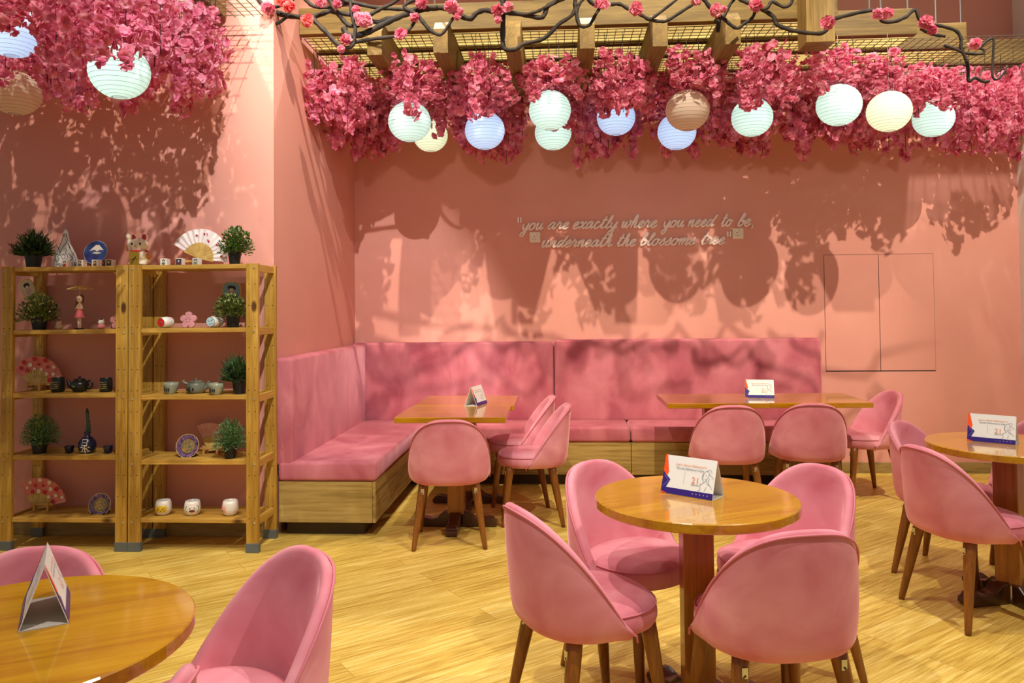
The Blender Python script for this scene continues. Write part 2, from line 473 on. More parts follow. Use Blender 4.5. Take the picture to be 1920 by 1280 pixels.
# ------------------------------------------------------------------ wall lettering in brush script
GL = {
 'y': ([[(0, .9), (.08, .35), (.28, .05), (.52, .3), (.75, .98)], [(.75, 1), (.7, .1), (.58, -.65), (.3, -.95), (.1, -.65), (.4, -.25), (1.0, .25)]], 1.0),
 'o': ([[(.6, .92), (.25, .9), (.05, .45), (.22, .04), (.58, .15), (.7, .6), (.5, .93), (.75, .8), (1.0, .85)]], .95),
 'u': ([[(0, .6), (.16, 1), (.1, .4), (.25, .04), (.5, .25), (.72, 1)], [(.72, 1), (.66, .3), (.8, .04), (1.08, .35)]], 1.05),
 'a': ([[(.72, .85), (.42, 1), (.1, .62), (.1, .12), (.4, .1), (.7, .8)], [(.75, 1), (.67, .3), (.8, .04), (1.08, .35)]], 1.05),
 'r': ([[(0, .4), (.2, 1.12), (.28, .85), (.55, .82), (.46, .35), (.55, .05), (.85, .3)]], .82),
 'e': ([[(0, .3), (.4, .48), (.6, .8), (.4, 1), (.12, .68), (.12, .2), (.4, 0), (.88, .35)]], .85),
 'x': ([[(0, .75), (.2, .98), (.4, .5), (.6, .04), (.92, .32)], [(.78, 1), (.4, .5), (.05, 0)]], .9),
 'c': ([[(.6, .78), (.4, 1), (.1, .62), (.15, .1), (.45, .02), (.88, .35)]], .85),
 't': ([[(.0, .3), (.32, 1.3), (.36, 1.7), (.2, .3), (.35, .02), (.75, .3)], [(0, 1.15), (.35, 1.2), (.68, 1.22)]], .72),
 'l': ([[(0, .3), (.4, 1.2), (.46, 1.68), (.28, 1.72), (.14, .4), (.3, .02), (.66, .32)]], .62),
 'w': ([[(0, .6), (.14, 1), (.1, .3), (.3, .04), (.56, .95)], [(.58, 1), (.55, .25), (.75, .04), (1.02, .6), (.96, 1), (1.32, .85)]], 1.25),
 'h': ([[(0, .3), (.4, 1.25), (.42, 1.72), (.24, 1.7), (.08, 0)], [(.12, .4), (.45, 1), (.6, .8), (.52, .2), (.7, .03), (.98, .33)]], .95),
 'n': ([[(0, .5), (.17, 1), (.13, 0)], [(.15, .4), (.5, 1), (.65, .8), (.58, .2), (.75, .03), (1.02, .33)]], 1.0),
 'd': ([[(.72, .85), (.42, 1), (.1, .62), (.1, .12), (.4, .1), (.7, .8)], [(.98, 1.75), (.8, 1), (.68, .3), (.82, .04), (1.08, .35)]], 1.05),
 'b': ([[(0, .3), (.4, 1.25), (.42, 1.72), (.24, 1.7), (.1, .25), (.35, .02), (.66, .35), (.55, .85), (.38, .65), (.92, .75)]], .85),
 's': ([[(0, .2), (.3, .7), (.48, 1.08), (.52, .72), (.6, .3), (.35, .02), (.08, .14)], [(.35, .02), (.82, .32)]], .76),
 'm': ([[(0, .5), (.17, 1), (.13, 0)], [(.15, .4), (.45, 1), (.58, .8), (.52, 0)], [(.54, .4), (.88, 1), (1.02, .8), (.95, .2), (1.1, .03), (1.38, .33)]], 1.35),
}
lettering = empty('wall_lettering', at(1195, 440, YB), 0, 'raised brush-script quotation on the salmon wall reading you are exactly where you need to be', 'lettering')
LX, LZ = lettering.location.x, lettering.location.z
def word(s, x0, x1, zb, xh, ink='letter', comma=False):
    b = MB(); pen = 0.0; raw = []
    for ch in s:
        st, adv = GL[ch]
        for k in st: raw.append([Vector((pen+p[0]+0.42*p[1], p[1], 0)) for p in k])
        pen += adv
    xs = [p.x for k in raw for p in k]; lo, hi = min(xs), max(xs)
    sx = (x1-x0)/(hi-lo)
    for k in raw:
        pts = catmull([Vector((x0+(p.x-lo)*sx-LX, -0.011, zb+p.y*xh-LZ)) for p in k], 5)
        b.tube(pts, xh*0.165, n=8, flat=0.010/(xh*0.165), up=(0, 1, 0))
    if comma:
        b.tube([(x1+0.015-LX, -0.011, zb+0.008-LZ), (x1+0.012-LX, -0.011, zb-0.01-LZ), (x1+0.002-LX, -0.011, zb-0.026-LZ)], 0.007, n=8, up=(0, 1, 0))
    b.build('word', M[ink], lettering, smooth=True)
def quote(px, py):
    p = at(px, py, YB); b = MB()
    for dx in (-0.011, 0.011): b.box(p.x-LX+dx-0.007, p.x-LX+dx+0.007, -0.02, 0, p.z-LZ-0.024, p.z-LZ+0.024)
    b.build('quotation_mark', M['letter'], lettering, bevel=0.002)
Zp = lambda v: 370+v*0.2708
Xp = lambda v: 940+v*0.2708
for s, a0, a1, yb in (('you', 132, 292, 226), ('are', 325, 470, 222), ('exactly', 495, 806, 218), ('where', 835, 1078, 212), ('you', 1108, 1265, 208), ('need', 1290, 1496, 204), ('to', 1520, 1604, 201), ('be', 1635, 1725, 199)):
    p0, p1 = at(Xp(a0), Zp(yb), YB), at(Xp(a1), Zp(yb), YB)
    word(s, p0.x, p1.x, p0.z, 0.060, comma=(s == 'be'))
for s, a0, a1, yb in (('underneath', 285, 768, 347), ('the', 800, 932, 339), ('blossoms', 962, 1342, 334), ('tree', 1380, 1548, 327)):
    p0, p1 = at(Xp(a0), Zp(yb), YB), at(Xp(a1), Zp(yb), YB)
    word(s, p0.x, p1.x, p0.z, 0.060)
quote(Xp(127), Zp(157)); quote(Xp(1573), Zp(256))

# ------------------------------------------------------------------ corner banquette
XA, XB2 = -1.165, 2.20          # inner edge of the short arm, right end of the long run
YA, YF, YR = 4.80, 6.22, 6.64   # end of the short arm, front of the long run, face of the back cushions
XARM = -1.69
ban = empty('corner_banquette', (XRET, YB, 0), 0, 'L-shaped rose velvet corner bench with oak base against two salmon walls', 'bench')
def bb(x0, x1, y0, y1, z0, z1): return MB().box(x0-XRET, x1-XRET, y0-YB, y1-YB, z0, z1)
g = 0.004
bb(XRET+0.06, XA-0.09, YA+0.07, YB-0.1, 0, 0.10).box(XA-XRET-0.1, XB2-XRET-0.03, YF+0.07-YB, -0.1, 0, 0.10).build('plinth', plain('dark_plinth', srgb(66, 50, 26), 0.6), ban)
bb(XRET+0.03, XA-0.022, YA, YA+0.02, 0.09, 0.345).build('base_panel', M['bench_wood'], ban, bevel=0.002)
bb(XA-0.02, XA, YA, YF, 0.09, 0.345).build('base_panel', M['bench_wood_y'], ban, bevel=0.002)
bb(XA, 0.56-0.002, YF, YF+0.02, 0.09, 0.345).build('base_panel', M['bench_wood'], ban, bevel=0.002)
bb(0.56+0.002, XB2, YF, YF+0.02, 0.09, 0.345).build('base_panel', M['bench_wood'], ban, bevel=0.002)
bb(XB2-0.02, XB2, YF+0.02, YB-0.01, 0.09, 0.345).build('base_panel', M['bench_wood_y'], ban, bevel=0.002)
def cushion(name, x0, x1, y0, y1, z0, z1, r=0.025):
    o = bb(x0, x1, y0, y1, z0, z1).build(name, M['bench_velvet'], ban, bevel=r, segs=4, smooth=True)
    return o
cushion('seat_cushion', XRET+0.025, XA+0.005, YA-0.005, YR-0.003, 0.347, 0.472)
cushion('seat_cushion', XA+0.011, 0.56-g, YF-0.008, YR-0.003, 0.347, 0.472)
cushion('seat_cushion', 0.56+g, XB2, YF-0.008, YR-0.003, 0.347, 0.472)
cushion('backrest', XRET+0.004, XARM, YA, YR-0.002, 0.44, 1.125)
cushion('backrest', XRET+0.004, -0.052-g, YR, YB-0.004, 0.45, 1.138)
cushion('backrest', -0.052+g, XB2, YR, YB-0.004, 0.45, 1.152)

# ------------------------------------------------------------------ chairs (built facing +Y)
def plan(t, hx=0.252, hy=0.250, e=0.82):
    """Rounded-square plan; t=0 at the rear."""
    s, c = math.sin(t), math.cos(t)
    return (hx*math.copysign(abs(s)**e, s), -hy*math.copysign(abs(c)**e, c))
def make_chair(name):
    root = empty(name, (0, 0, 0))
    TM = math.radians(95); NS = 40
    prof_n = None; rings = []; rim = []
    for i in range(NS+1):
        t = -TM + 2*TM*i/NS
        x, y = plan(t)
        nrm = Vector((x/0.252, y/0.250, 0)); nrm.normalize()
        s = max(0.0, (y+0.25)/0.275)
        zt = max(0.780 - 0.385*(s**1.15), 0.41)
        lean = -0.030*max(0, (zt-0.45)/0.34)*max(0.0, math.cos(t))
        P = []
        def q(off, z, ln=0.0): P.append(Vector((x, y, 0)) - nrm*off + Vector((0, ln, z)))
        zl = 0.372
        th = 0.040
        kb = min(1.0, (zt-zl)/0.10)
        q(0.075, zl); q(0.032, zl+0.004*kb); q(0.010, zl+0.022*kb); q(0.0, zl+0.060*kb)
        zb = zl+0.06*kb
        q(-0.003, zb+(zt-zb)*0.33, lean*0.3); q(-0.002, zb+(zt-zb)*0.66, lean*0.65)
        e = min(1.0, (zt-zb)/0.06)
        q(0.002, zt-0.022*e, lean); q(0.009, zt-0.004*e, lean); q(th*0.5, zt, lean); q(th-0.008, zt-0.005*e, lean); q(th, zt-0.024*e, lean)
        q(th+0.004, zb+(zt-zb)*0.6, lean*0.6); q(th+0.008, zb+(zt-zb)*0.3, lean*0.2); q(th+0.010, zb+0.01*e)
        q(0.075, zl+0.03*kb)
        rings.append(P)
        rim.append(Vector((x, y, 0)) - nrm*0.0015 + Vector((0, lean, zt-0.014)))
    b = MB(); n = len(rings[0]); v = [p for r in rings for p in r]; f = []
    for i in range(NS):
        for k in range(n):
            k2 = (k+1) % n
            f.append((i*n+k, (i+1)*n+k, (i+1)*n+k2, i*n+k2))
    f.append(tuple(range(n))); f.append(tuple(NS*n+k for k in range(n-1, -1, -1)))
    b.add(v, f)
    b.build('back_shell', M['velvet'], root, smooth=True, subsurf=1)
    MB().tube([rim[0]+Vector((0, 0.004, -0.02))]+rim+[rim[-1]+Vector((0, 0.004, -0.02))], 0.0040, n=6).build('shell_piping', M['piping'], root, smooth=True)
    # seat
    sb = MB(); v = []; K = 40
    prof = [(0.0, 0.468), (0.6, 0.472), (0.86, 0.466), (0.955, 0.450), (1.0, 0.424), (1.0, 0.400), (0.96, 0.380), (0.86, 0.372), (0.0, 0.372)]
    def sp(t, k): 
        x, y = plan(t, 0.222, 0.205, 0.86); return (x*k, y*k+0.020)
    v.append((0, 0.02, prof[0][1]))
    for kk, z in prof[1:-1]:
        for i in range(K):
            x, y = sp(2*PI*i/K, kk); v.append((x, y, z))
    v.append((0, 0.02, prof[-1][1])); L = len(v)-1; f = []
    for i in range(K):
        i2 = (i+1) % K
        f.append((0, 1+i, 1+i2))
        for j in range(len(prof)-3):
            a0 = 1+j*K; f.append((a0+i, a0+K+i, a0+K+i2, a0+i2))
        a0 = 1+(len(prof)-3)*K
        f.append((L, a0+i2, a0+i))
    sb.add(v, f); sb.build('seat', M['velvet'], root, smooth=True, subsurf=1)
    MB().tube([(*sp(2*PI*i/K, 0.972), 0.4445) for i in range(K)], 0.0032, n=6, closed=True).build('seat_piping', M['piping'], root, smooth=True)
    for sx in (-1, 1):
        for sy in (-1, 1):
            tx, ty, bx, by = 0.155*sx, (0.140 if sy > 0 else -0.135), (0.195 if sy > 0 else 0.212)*sx, (0.19 if sy > 0 else -0.205)
            pts = [(tx+(bx-tx)*k, ty+(by-ty)*k, 0.385*(1-k)) for k in (0, 0.1, 0.5, 0.95, 1)]
            lg = MB().tube(pts, [0.0265, 0.0265, 0.0215, 0.0148, 0.013], n=12).build('leg', M['leg'], root, smooth=True)
            br = MB().box(-0.009, 0.009, -0.0015, 0.0015, -0.018, 0.014).box(-0.003, 0.003, -0.0025, 0.0025, -0.013, -0.007, 1)
            o = br.build('bracket', [M['metal'], M['ink']], lg)
            k = 0.14
            o.location = (tx+(bx-tx)*k + sx*-0.004, ty+(by-ty)*k + sy*0.0245, 0.385*(1-k)+0.01)
            tag(o, 'small zinc bracket plate at the top of the leg')
    return root

chair0 = make_chair('velvet_chair')
_first = [True]
def chair(x, y, face_deg, label, group):
    o = chair0 if _first[0] else copy_tree(chair0)
    _first[0] = False
    o.location = (x, y, 0); o.rotation_euler = (0, 0, math.radians(face_deg-90))
    tag(o, label, 'chair', group)
G1, G2, G3, G4, G5 = 'chairs at the round table in the middle', 'chairs at the round table by the right wall', 'chairs at the square tables in the corner', 'chairs at the long table along the bench', 'chairs at the round table cut by the frame'
CHAIRS = [
 (0.083, 2.66, 28, 'pink velvet chair in side view left of the middle round table', G1),
 (0.295, 3.11, -48, 'pink velvet chair behind the middle round table showing its inside and half its seat', G1),
 (0.845, 3.085, 212, 'pink velvet chair mostly hidden behind the right edge of the middle round table', G1),
 (0.656, 2.543, 102, 'pink velvet chair showing its full mauve back in front of the middle round table', G1),
 (1.888, 3.72, 14, 'pink velvet chair showing its rounded back in front of the right-hand round table', G2),
 (2.055, 4.255, -45, 'pink velvet chair showing one arm behind the left rim of the right-hand round table', G2),
 (2.62, 4.40, 225, 'pink velvet chair behind the right-hand round table, cut by the right frame edge', G2),
 (-0.69, 4.765, 97, 'pink velvet chair turning its back to us at the corner square tables', G3),
 (-0.207, 5.255, 184, 'pink velvet chair in profile at the corner square tables, nearer of two', G3),
 (-0.315, 5.755, 184, 'pink velvet chair in profile at the corner square tables, farther of two', G3),
 (1.133, 5.405, 90, 'pink velvet chair with its back to us under the card on the long table', G4),
 (1.706, 5.495, 84, 'pink velvet chair with its back to us at the long table, beside the lone chair', G4),
 (2.26, 5.96, 187, 'pink velvet chair standing alone at the right end of the long table', G4),
 (-1.40, 1.82, 280, 'pink velvet chair behind the front left round table and its upright card', G5),
 (-0.858, 1.89, 225, 'large pink velvet chair with open inside right of the front left round table', G5),
 (-0.938, 1.300, 185, 'pink velvet chair whose rounded top just shows at the bottom edge', G5),
]
for a in CHAIRS: chair(*a)

# ------------------------------------------------------------------ tables
def foot_mesh():
    b = MB()
    prof = [(0.04, 0.0), (0.255, 0.0), (0.272, 0.012), (0.268, 0.034), (0.25, 0.044), (0.245, 0.056), (0.215, 0.062), (0.165, 0.050), (0.12, 0.060), (0.08, 0.095), (0.04, 0.10)]
    low = [(0.04, 0.0), (0.30, 0.0)]
    R = Matrix.Rotation(PI/2, 4, 'X')
    return b.prism(prof, -0.038, 0.038, 0, R)
def pedestal(root, rz=0.0, foot_deg=0.0):
    cs = MB().box(-0.053, 0.053, -0.053, 0.053, 0.085, 0.715)
    c = cs.build('column', M['column'], root, bevel=0.004); c.rotation_euler.z = rz
    fm = None
    for k in range(4):
        if fm is None:
            o = foot_mesh().build('foot', M['foot'], root, bevel=0.006); fm = o
        else:
            o = fm.copy(); C.objects.link(o); o.parent = root
        o.rotation_euler.z = math.radians(foot_deg) + k*PI/2
    p = MB().box(-0.17, 0.17, -0.17, 0.17, 0.702, 0.716).build('top_bracket', M['foot'], root); p.rotation_euler.z = rz
def round_table(x, y, rz, foot_deg, label, r=0.355):
    root = empty('round_table', (x, y, 0), 0, label, 'table', 'round pedestal tables')
    t = MB().lathe([(r-0.004, 0.7165), (r, 0.7205), (r, 0.7465), (r-0.003, 0.75)], 72).build('table_top', M['top'], root)
    t.rotation_euler.z = 0.5
    pedestal(root, rz, foot_deg)
def square_table(x0, x1, y0, y1, label):
    root = empty('square_table', ((x0+x1)/2, (y0+y1)/2, 0), 0, label, 'table', 'square pedestal tables')
    w, d = (x1-x0)/2, (y1-y0)/2
    MB().box(-w, w, -d, d, 0.715, 0.75).build('table_top', M['top'], root, bevel=0.003)
    pedestal(root)
round_table(0.475, 2.79, 0.0, 28, 'round honey wood pedestal table in the middle with four pink chairs around it')
round_table(2.15, 3.87, 0.79, 15, 'round honey wood pedestal table near the right wall with three chairs')
round_table(-1.16, 1.58, 0.3, 50, 'round honey wood table at the front left, cut off by the frame')
square_table(-1.042, -0.342, 4.785, 5.375, 'square honey wood table nearer to us of the two in the banquette corner')
square_table(-1.030, -0.322, 5.380, 5.985, 'square honey wood table pushed up to the bench in the banquette corner')
square_table(0.748, 1.452, 5.455, 6.055, 'square honey wood table forming the long table end nearer the banquette corner')
square_table(1.456, 2.160, 5.475, 6.085, 'square honey wood table forming the long table end by the lone chair')

# ------------------------------------------------------------------ folded table cards
def card_art(W, S):
    """Printed side: x across 0..W, y up the slope 0..S, flat layers."""
    b = MB()
    def poly(p, mi, z): b.add([(x*W, y*S, z) for x, y in p], [tuple(range(len(p)))], mi)
    def line(p, w, mi, z): b.tube([(x*W, y*S, z) for x, y in p], w, n=4, mi=mi, flat=0.15, up=(0, 0, 1))
    poly([(0, 0), (1, 0), (1, .155), (.10, .155), (0, .155)], 0, .0004)
    poly([(0, .03), (0, .56), (.155, .36), (.085, .155), (0, .155)], 0, .0003)
    poly([(0, 0), (0, .05), (.13, 0)], 1, .0006)
    poly([(0, 1), (0, .57), (.07, .45), (.105, .55), (.035, 1)], 1, .0005)
    line([(.03, .46), (.12, .335), (.03, .17)], .0006, 2, .0007)
    def txt(s, x, y, h, mi, al='LEFT'):
        v, f = text_geo(s, h, al)
        b.add([(p[0]+x*W, p[1]+y*S, .0006) for p in v], f, mi)
    txt("Learn about Alzheimer's", .22, .75, .0125, 3)
    txt("World Alzheimer's Day", .24, .655, .0115, 4)
    txt("21.", .565, .345, .032, 3)
    txt("September", .565, .29, .0075, 5)
    line([(.42, .62), (.42, .3)], .0003, 4, .0005)
    for k in range(5): b.lathe([(.0022, .0006), (0, .0006)], 10, 6, Matrix.Translation(((.62+.07*k)*W, .085*S, 0)))
    # line drawing of a woman's head and shoulders
    for p in ([(.80, .40), (.775, .52), (.79, .64), (.84, .70), (.885, .64), (.87, .54), (.84, .47), (.80, .40)],
              [(.79, .64), (.76, .56), (.77, .46)], [(.84, .70), (.90, .74), (.93, .66)], [(.885, .64), (.93, .58), (.98, .52)],
              [(.80, .40), (.74, .32), (.75, .22), (.71, .18)], [(.84, .47), (.87, .38), (.93, .34), (.97, .26)],
              [(.82, .58), (.845, .585)], [(.81, .50), (.835, .495)], [(.86, .30), (.83, .20)], [(.90, .52), (.88, .42), (.91, .36)]):
        line(catmull([Vector((x, y, 0)) for x, y in p], 4) and [(q.x, q.y) for q in catmull([Vector((x, y, 0)) for x, y in p], 4)], .0006, 4, .0005)
    return b
def make_card():
    W, D, H = 0.203, 0.094, 0.131
    root = empty('table_card', (0, 0, 0))
    S = math.hypot(D/2, H); ang = math.atan2(H, D/2)
    fp = MB().add([(-W/2, -D/2, 0.0015), (W/2, -D/2, 0.0015), (W/2, 0, H), (-W/2, 0, H), (-W/2, -D/2+0.002, 0.0015), (W/2, -D/2+0.002, 0.0015), (W/2, 0.0, H-0.004), (-W/2, 0.0, H-0.004)],
             [(0, 1, 2, 3), (7, 6, 5, 4), (0, 4, 5, 1), (1, 5, 6, 2), (3, 2, 6, 7), (0, 3, 7, 4)]).build('front_panel', M['white'], root)
    rp = MB().add([(W/2, D/2, 0.0015), (-W/2, D/2, 0.0015), (-W/2, 0.0002, H), (W/2, 0.0002, H), (W/2, D/2-0.002, 0.0015), (-W/2, D/2-0.002, 0.0015), (-W/2, 0.0002, H-0.004), (W/2, 0.0002, H-0.004)],
             [(0, 1, 2, 3), (7, 6, 5, 4), (0, 4, 5, 1), (1, 5, 6, 2), (3, 2, 6, 7), (0, 3, 7, 4)]).build('rear_panel', M['white'], root)
    MB().box(-W/2, W/2, -D/2, D/2, 0, 0.0014).build('base_flap', M['card_back'], root)
    art = card_art(W, S).build('printed_side', [M['purple'], M['orange'], M['purple_light'], M['ink_orange'], M['ink_blue'], M['ink'], M['white']], fp)
    art.location = (-W/2, -D/2-0.0006, 0.0018); art.rotation_euler = (ang, 0, 0)
    tag(art, 'printed side with purple band, orange corner and slate lettering')
    a2 = art.copy(); C.objects.link(a2); a2.parent = rp
    a2.location = (W/2, D/2+0.0006, 0.0018); a2.rotation_euler = (ang, 0, PI)
    return root
card0 = make_card()
CARDS = [(0.470, 2.826, -37.5, 'white folded card with purple band on the middle round table'),
         (2.112, 3.925, -38, 'white folded card with purple band on the right-hand round table'),
         (1.47, 5.81, -10, 'white folded card with purple band on the long table before the bench'),
         (-0.595, 5.43, 75, 'folded card seen nearly end-on on the corner square tables'),
         (-1.167, 1.690, 123, 'folded card seen end-on, open underneath, on the front left round table')]
for i, (x, y, rz, lab) in enumerate(CARDS):
    o = card0 if i == 0 else copy_tree(card0)
    o.location = (x, y, 0.7502); o.rotation_euler = (0, 0, math.radians(rz))
    tag(o, lab, 'table card', 'folded cards on the tables')
#PART2
# ------------------------------------------------------------------ pine shelving units
SF, SB_ = 4.475, 4.785           # front and back faces of the posts
SHELF_W = 0.795
def shelf_unit(xc, levels, label):
    root = empty('pine_shelving_unit', (xc, SF, 0), 0, label, 'shelving unit', 'pine shelving units against the left wall')
    w = SHELF_W/2; D = SB_-SF
    for ix, sx in enumerate((-1, 1)):
        for y0, y1, bk in ((0, 0.026, 0), (D-0.026, D, 1)):
            xa, xb = (-w, -w+0.073) if sx < 0 else (w-0.073, w)
            p = MB().box(xa, xb, y0, y1, 0.052, 1.710).build('post', M['pine_z'], root, bevel=0.002)
            f = MB().box(xa-0.003, xb+0.003, y0-0.004, y1+0.004, 0, 0.055).build('plastic_shoe', M['grey_plastic'], p, bevel=0.003)
            h = MB(); z = 0.20
            R = Matrix.Rotation(PI/2, 4, 'X')
            yy = y0-0.0004
            while z < 1.68:
                for dx in (0.018, 0.055):
                    h.lathe([(0.0032, 0), (0.0, 0.0003)], 8, 0, Matrix.Translation((xa+dx, yy, z)) @ R)
                z += 0.126
            h.build('peg_holes', M['ink'], p)
    for z in levels:
        sh = MB()
        n = 4; dd = (D-0.012)/n
        for k in range(n):
            sh.box(-w+0.074, w-0.074, 0.004+k*dd+0.004, 0.004+(k+1)*dd-0.004, z-0.026, z)
        sh.build('shelf_board', M['pine_x'], root, bevel=0.002)
        for sx in (-1, 1):
            xa, xb = (-w+0.012, -w+0.036) if sx < 0 else (w-0.036, w-0.012)
            r = MB().box(xa, xb, 0.027, D-0.027, z-0.046, z-0.002).build('side_rail', M['pine_y'], root, bevel=0.002)
            R = Matrix.Rotation(PI/2, 4, 'X')
            MB().lathe([(0.006, 0), (0.005, 0.003), (0, 0.0035)], 10, 0, Matrix.Translation(((xa+xb)/2, -0.0003, z-0.024)) @ R).build('bolt_head', M['metal'], r, smooth=True)
XL_, XR_ = -2.988, -2.186
LVL_L = (0.194, 0.567, 0.940, 1.324, 1.707)
LVL_R = (0.197, 0.541, 0.927, 1.327, 1.708)
shelf_unit(XL_, LVL_L, 'left pine shelving unit with floral fans and dark teapot against the salmon wall')
shelf_unit(XR_, LVL_R, 'right pine shelving unit with grey teapot and face cups next to the bench')

# ------------------------------------------------------------------ things on the shelves
def place(px, z, Y): 
    """x of a pixel column at depth Y, standing on height z."""
    p = at(px, 600 + 0, Y); return Vector((p.x, Y, z))
PXM = 4.58/FPX     # metres per pixel at the shelf
leafM = {
 'grass': noisy('deep_green_blades', srgb(28, 52, 24), srgb(66, 96, 44), scale=30, rough=0.5),
 'round': noisy('glossy_small_leaves', srgb(34, 78, 34), srgb(128, 166, 74), scale=28, rough=0.35),
 'pale': noisy('yellowish_leaves', srgb(52, 76, 28), srgb(148, 164, 80), scale=26, rough=0.5),
 'needle': noisy('soft_green_needles', srgb(46, 84, 40), srgb(110, 150, 84), scale=30, rough=0.5),
 'bloom': plain('pale_green_florets', srgb(222, 230, 160), 0.6)}
def leaf(b, p, d, L, w, mi=0, curl=0.2):
    d = d.normalized()
    s = d.cross(Vector((0, 0, 1)))
    if s.length < 1e-3: s = Vector((1, 0, 0))
    s.normalize(); s = (s + Vector((rnd.uniform(-.6, .6), rnd.uniform(-.6, .6), rnd.uniform(-.6, .6)))*0.6).normalized()
    nrm = d.cross(s)
    m = p + d*L*0.5 + nrm*L*curl*0.3; e = p + d*L - nrm*L*curl*0.2
    b.add([p, m+s*w/2, e, m-s*w/2], [(0, 1, 2), (0, 2, 3)], mi)
def plant(px, pot_w, pot_y0, pot_y1, fx0, fx1, fy0, Y, z, kind, label):
    pos = place(px, z, Y); k = Y/FPX*1.0
    root = empty('potted_plant', pos, 0, label, 'plant', 'small potted plants on the pine shelves')
    R = pot_w*k/2; h = (pot_y1-pot_y0)*k
    MB().lathe([(0, 0), (R*0.72, 0), (R*0.96, h*0.86), (R*1.02, h*0.86), (R*1.02, h), (R*0.93, h), (R*0.9, h*0.9), (0, h*0.9)], 20).build('pot', M['black'], root, smooth=False, bevel=0.0015)
    b = MB(); W = (fx1-fx0)*k/2; H = (pot_y0+6-fy0)*k; cx = ((fx0+fx1)/2-px)*k
    Hs = H
    cnt = {'grass': 420, 'round': 560, 'pale': 680, 'needle': 1700}[kind]
    for i in range(cnt):
        a = rnd.uniform(0, 2*PI); ph = math.acos(rnd.uniform(-0.12, 1.0))
        rr = rnd.random()**0.45
        d = Vector((math.sin(ph)*math.cos(a), math.sin(ph)*math.sin(a)*0.8, math.cos(ph)))
        c0 = Vector((cx*0.5, 0, h*0.9))
        tip = c0 + Vector((d.x*W+cx*0.5, d.y*W, max(d.z, -0.15)*Hs))*rr
        if kind == 'grass':
            base = Vector((rnd.uniform(-R, R)*0.5, rnd.uniform(-R, R)*0.5, h*0.85))
            tip = c0 + Vector((d.x*W+cx*0.5, d.y*W, max(d.z, 0.0)*Hs))*max(rr, 0.55)
            leaf(b, base, tip-base, (tip-base).length, 0.008, 0, 0.25)
            for q in range(2):
                t = rnd.uniform(0.4, 0.95); leaf(b, base.lerp(tip, t), (tip-base).normalized()+Vector((rnd.uniform(-1, 1), rnd.uniform(-1, 1), rnd.uniform(-.3, 1)))*0.8, 0.040, 0.0095)
        elif kind == 'needle':
            leaf(b, tip, d+Vector((rnd.uniform(-1, 1), rnd.uniform(-1, 1), rnd.uniform(-.6, 1)))*0.9, 0.024, 0.0055)
        else:
            for q in range(2):
                leaf(b, tip, d+Vector((rnd.uniform(-1, 1), rnd.uniform(-1, 1), rnd.uniform(-.5, 1)))*0.9, 0.021, 0.015 if kind == 'round' else 0.012)
    for i in range(30):
        a = 2*PI*i/30; d = Vector((math.cos(a)*W*0.7, math.sin(a)*W*0.6, Hs*rnd.uniform(0.2, 0.8)))
        c0 = Vector((0, 0, h*0.85)); b.tube([c0, c0+d*0.45, c0+d*0.9], 0.0012, n=3)
    b.build('foliage', leafM[kind], root)
    if label.find('pale') >= 0:
        b = MB()
        for i in range(26):
            a = rnd.uniform(0, 2*PI); ph = math.acos(rnd.uniform(0.0, 1.0))
            d = Vector((math.sin(ph)*math.cos(a), math.sin(ph)*math.sin(a)*0.8, math.cos(ph)))
            c = Vector((d.x*W+cx, d.y*W, h*0.9+d.z*Hs))
            for q in range(5): leaf(b, c, d*0.4+Vector((rnd.uniform(-1, 1), rnd.uniform(-1, 1), rnd.uniform(-1, 1))), 0.010, 0.008)
        b.build('florets', leafM['bloom'], root)
YFm, YBm = 4.555, 4.665
L5, L4, L3, L2, L1 = LVL_L
R5, R4, R3, R2, R1 = LVL_R
plant(62, 33, 470, 499, 16, 108, 424, YFm, L1, 'grass', 'spiky dark grass in a black pot on the top left shelf end')
plant(440, 26, 466, 494, 410, 476, 424, YFm, R1, 'round', 'glossy small-leaved plant in a black pot on top beside the white fan')
plant(74, 31, 593, 617, 33, 110, 550, YFm, L2, 'pale', 'yellowish leafy plant with pale tips in a black pot beside the doll with parasol')
plant(437, 28, 586, 613, 401, 464, 552, YFm+0.04, R2, 'pale', 'bright green plant with pale florets in a black pot under the round paddle fan')
plant(449, 28, 711, 741, 409, 470, 667, YFm, R3, 'grass', 'dark spiky plant in a black pot beside the grey teacups')
plant(76, 31, 832, 858, 43, 113, 788, YFm, L4, 'needle', 'round fine-leaved green bush in a black pot left of the dark sake bottle')
plant(432, 27, 834, 861, 402, 461, 792, YFm, R4, 'needle', 'round fine-leaved green bush in a black pot beside the pink fan')

# folding fans on little wooden stands
M['fan_white'] = noisy('white_fan_paper', srgb(240, 226, 218), srgb(250, 244, 238), scale=6, rough=0.6)
M['fan_stick'] = noisy('bamboo_sticks', srgb(206, 168, 84), srgb(230, 200, 120), scale=30, rough=0.5)
M['print_red'] = plain('red_print', srgb(206, 40, 40), 0.6)
M['print_crimson'] = plain('crimson_print', srgb(190, 30, 60), 0.6)
M['print_cream'] = plain('cream_print', srgb(244, 226, 200), 0.6)
M['fan_coral'] = noisy('coral_fan_paper', srgb(232, 128, 112), srgb(240, 156, 140), scale=10, rough=0.6)
M['fan_pink'] = noisy('dusty_pink_fan_paper', srgb(232, 160, 146), srgb(246, 200, 184), scale=22, rough=0.6, detail=6)
M['stand'] = wood('bamboo_stand', srgb(190, 138, 66), srgb(214, 164, 88), srgb(226, 180, 104), 'X', scale=10)
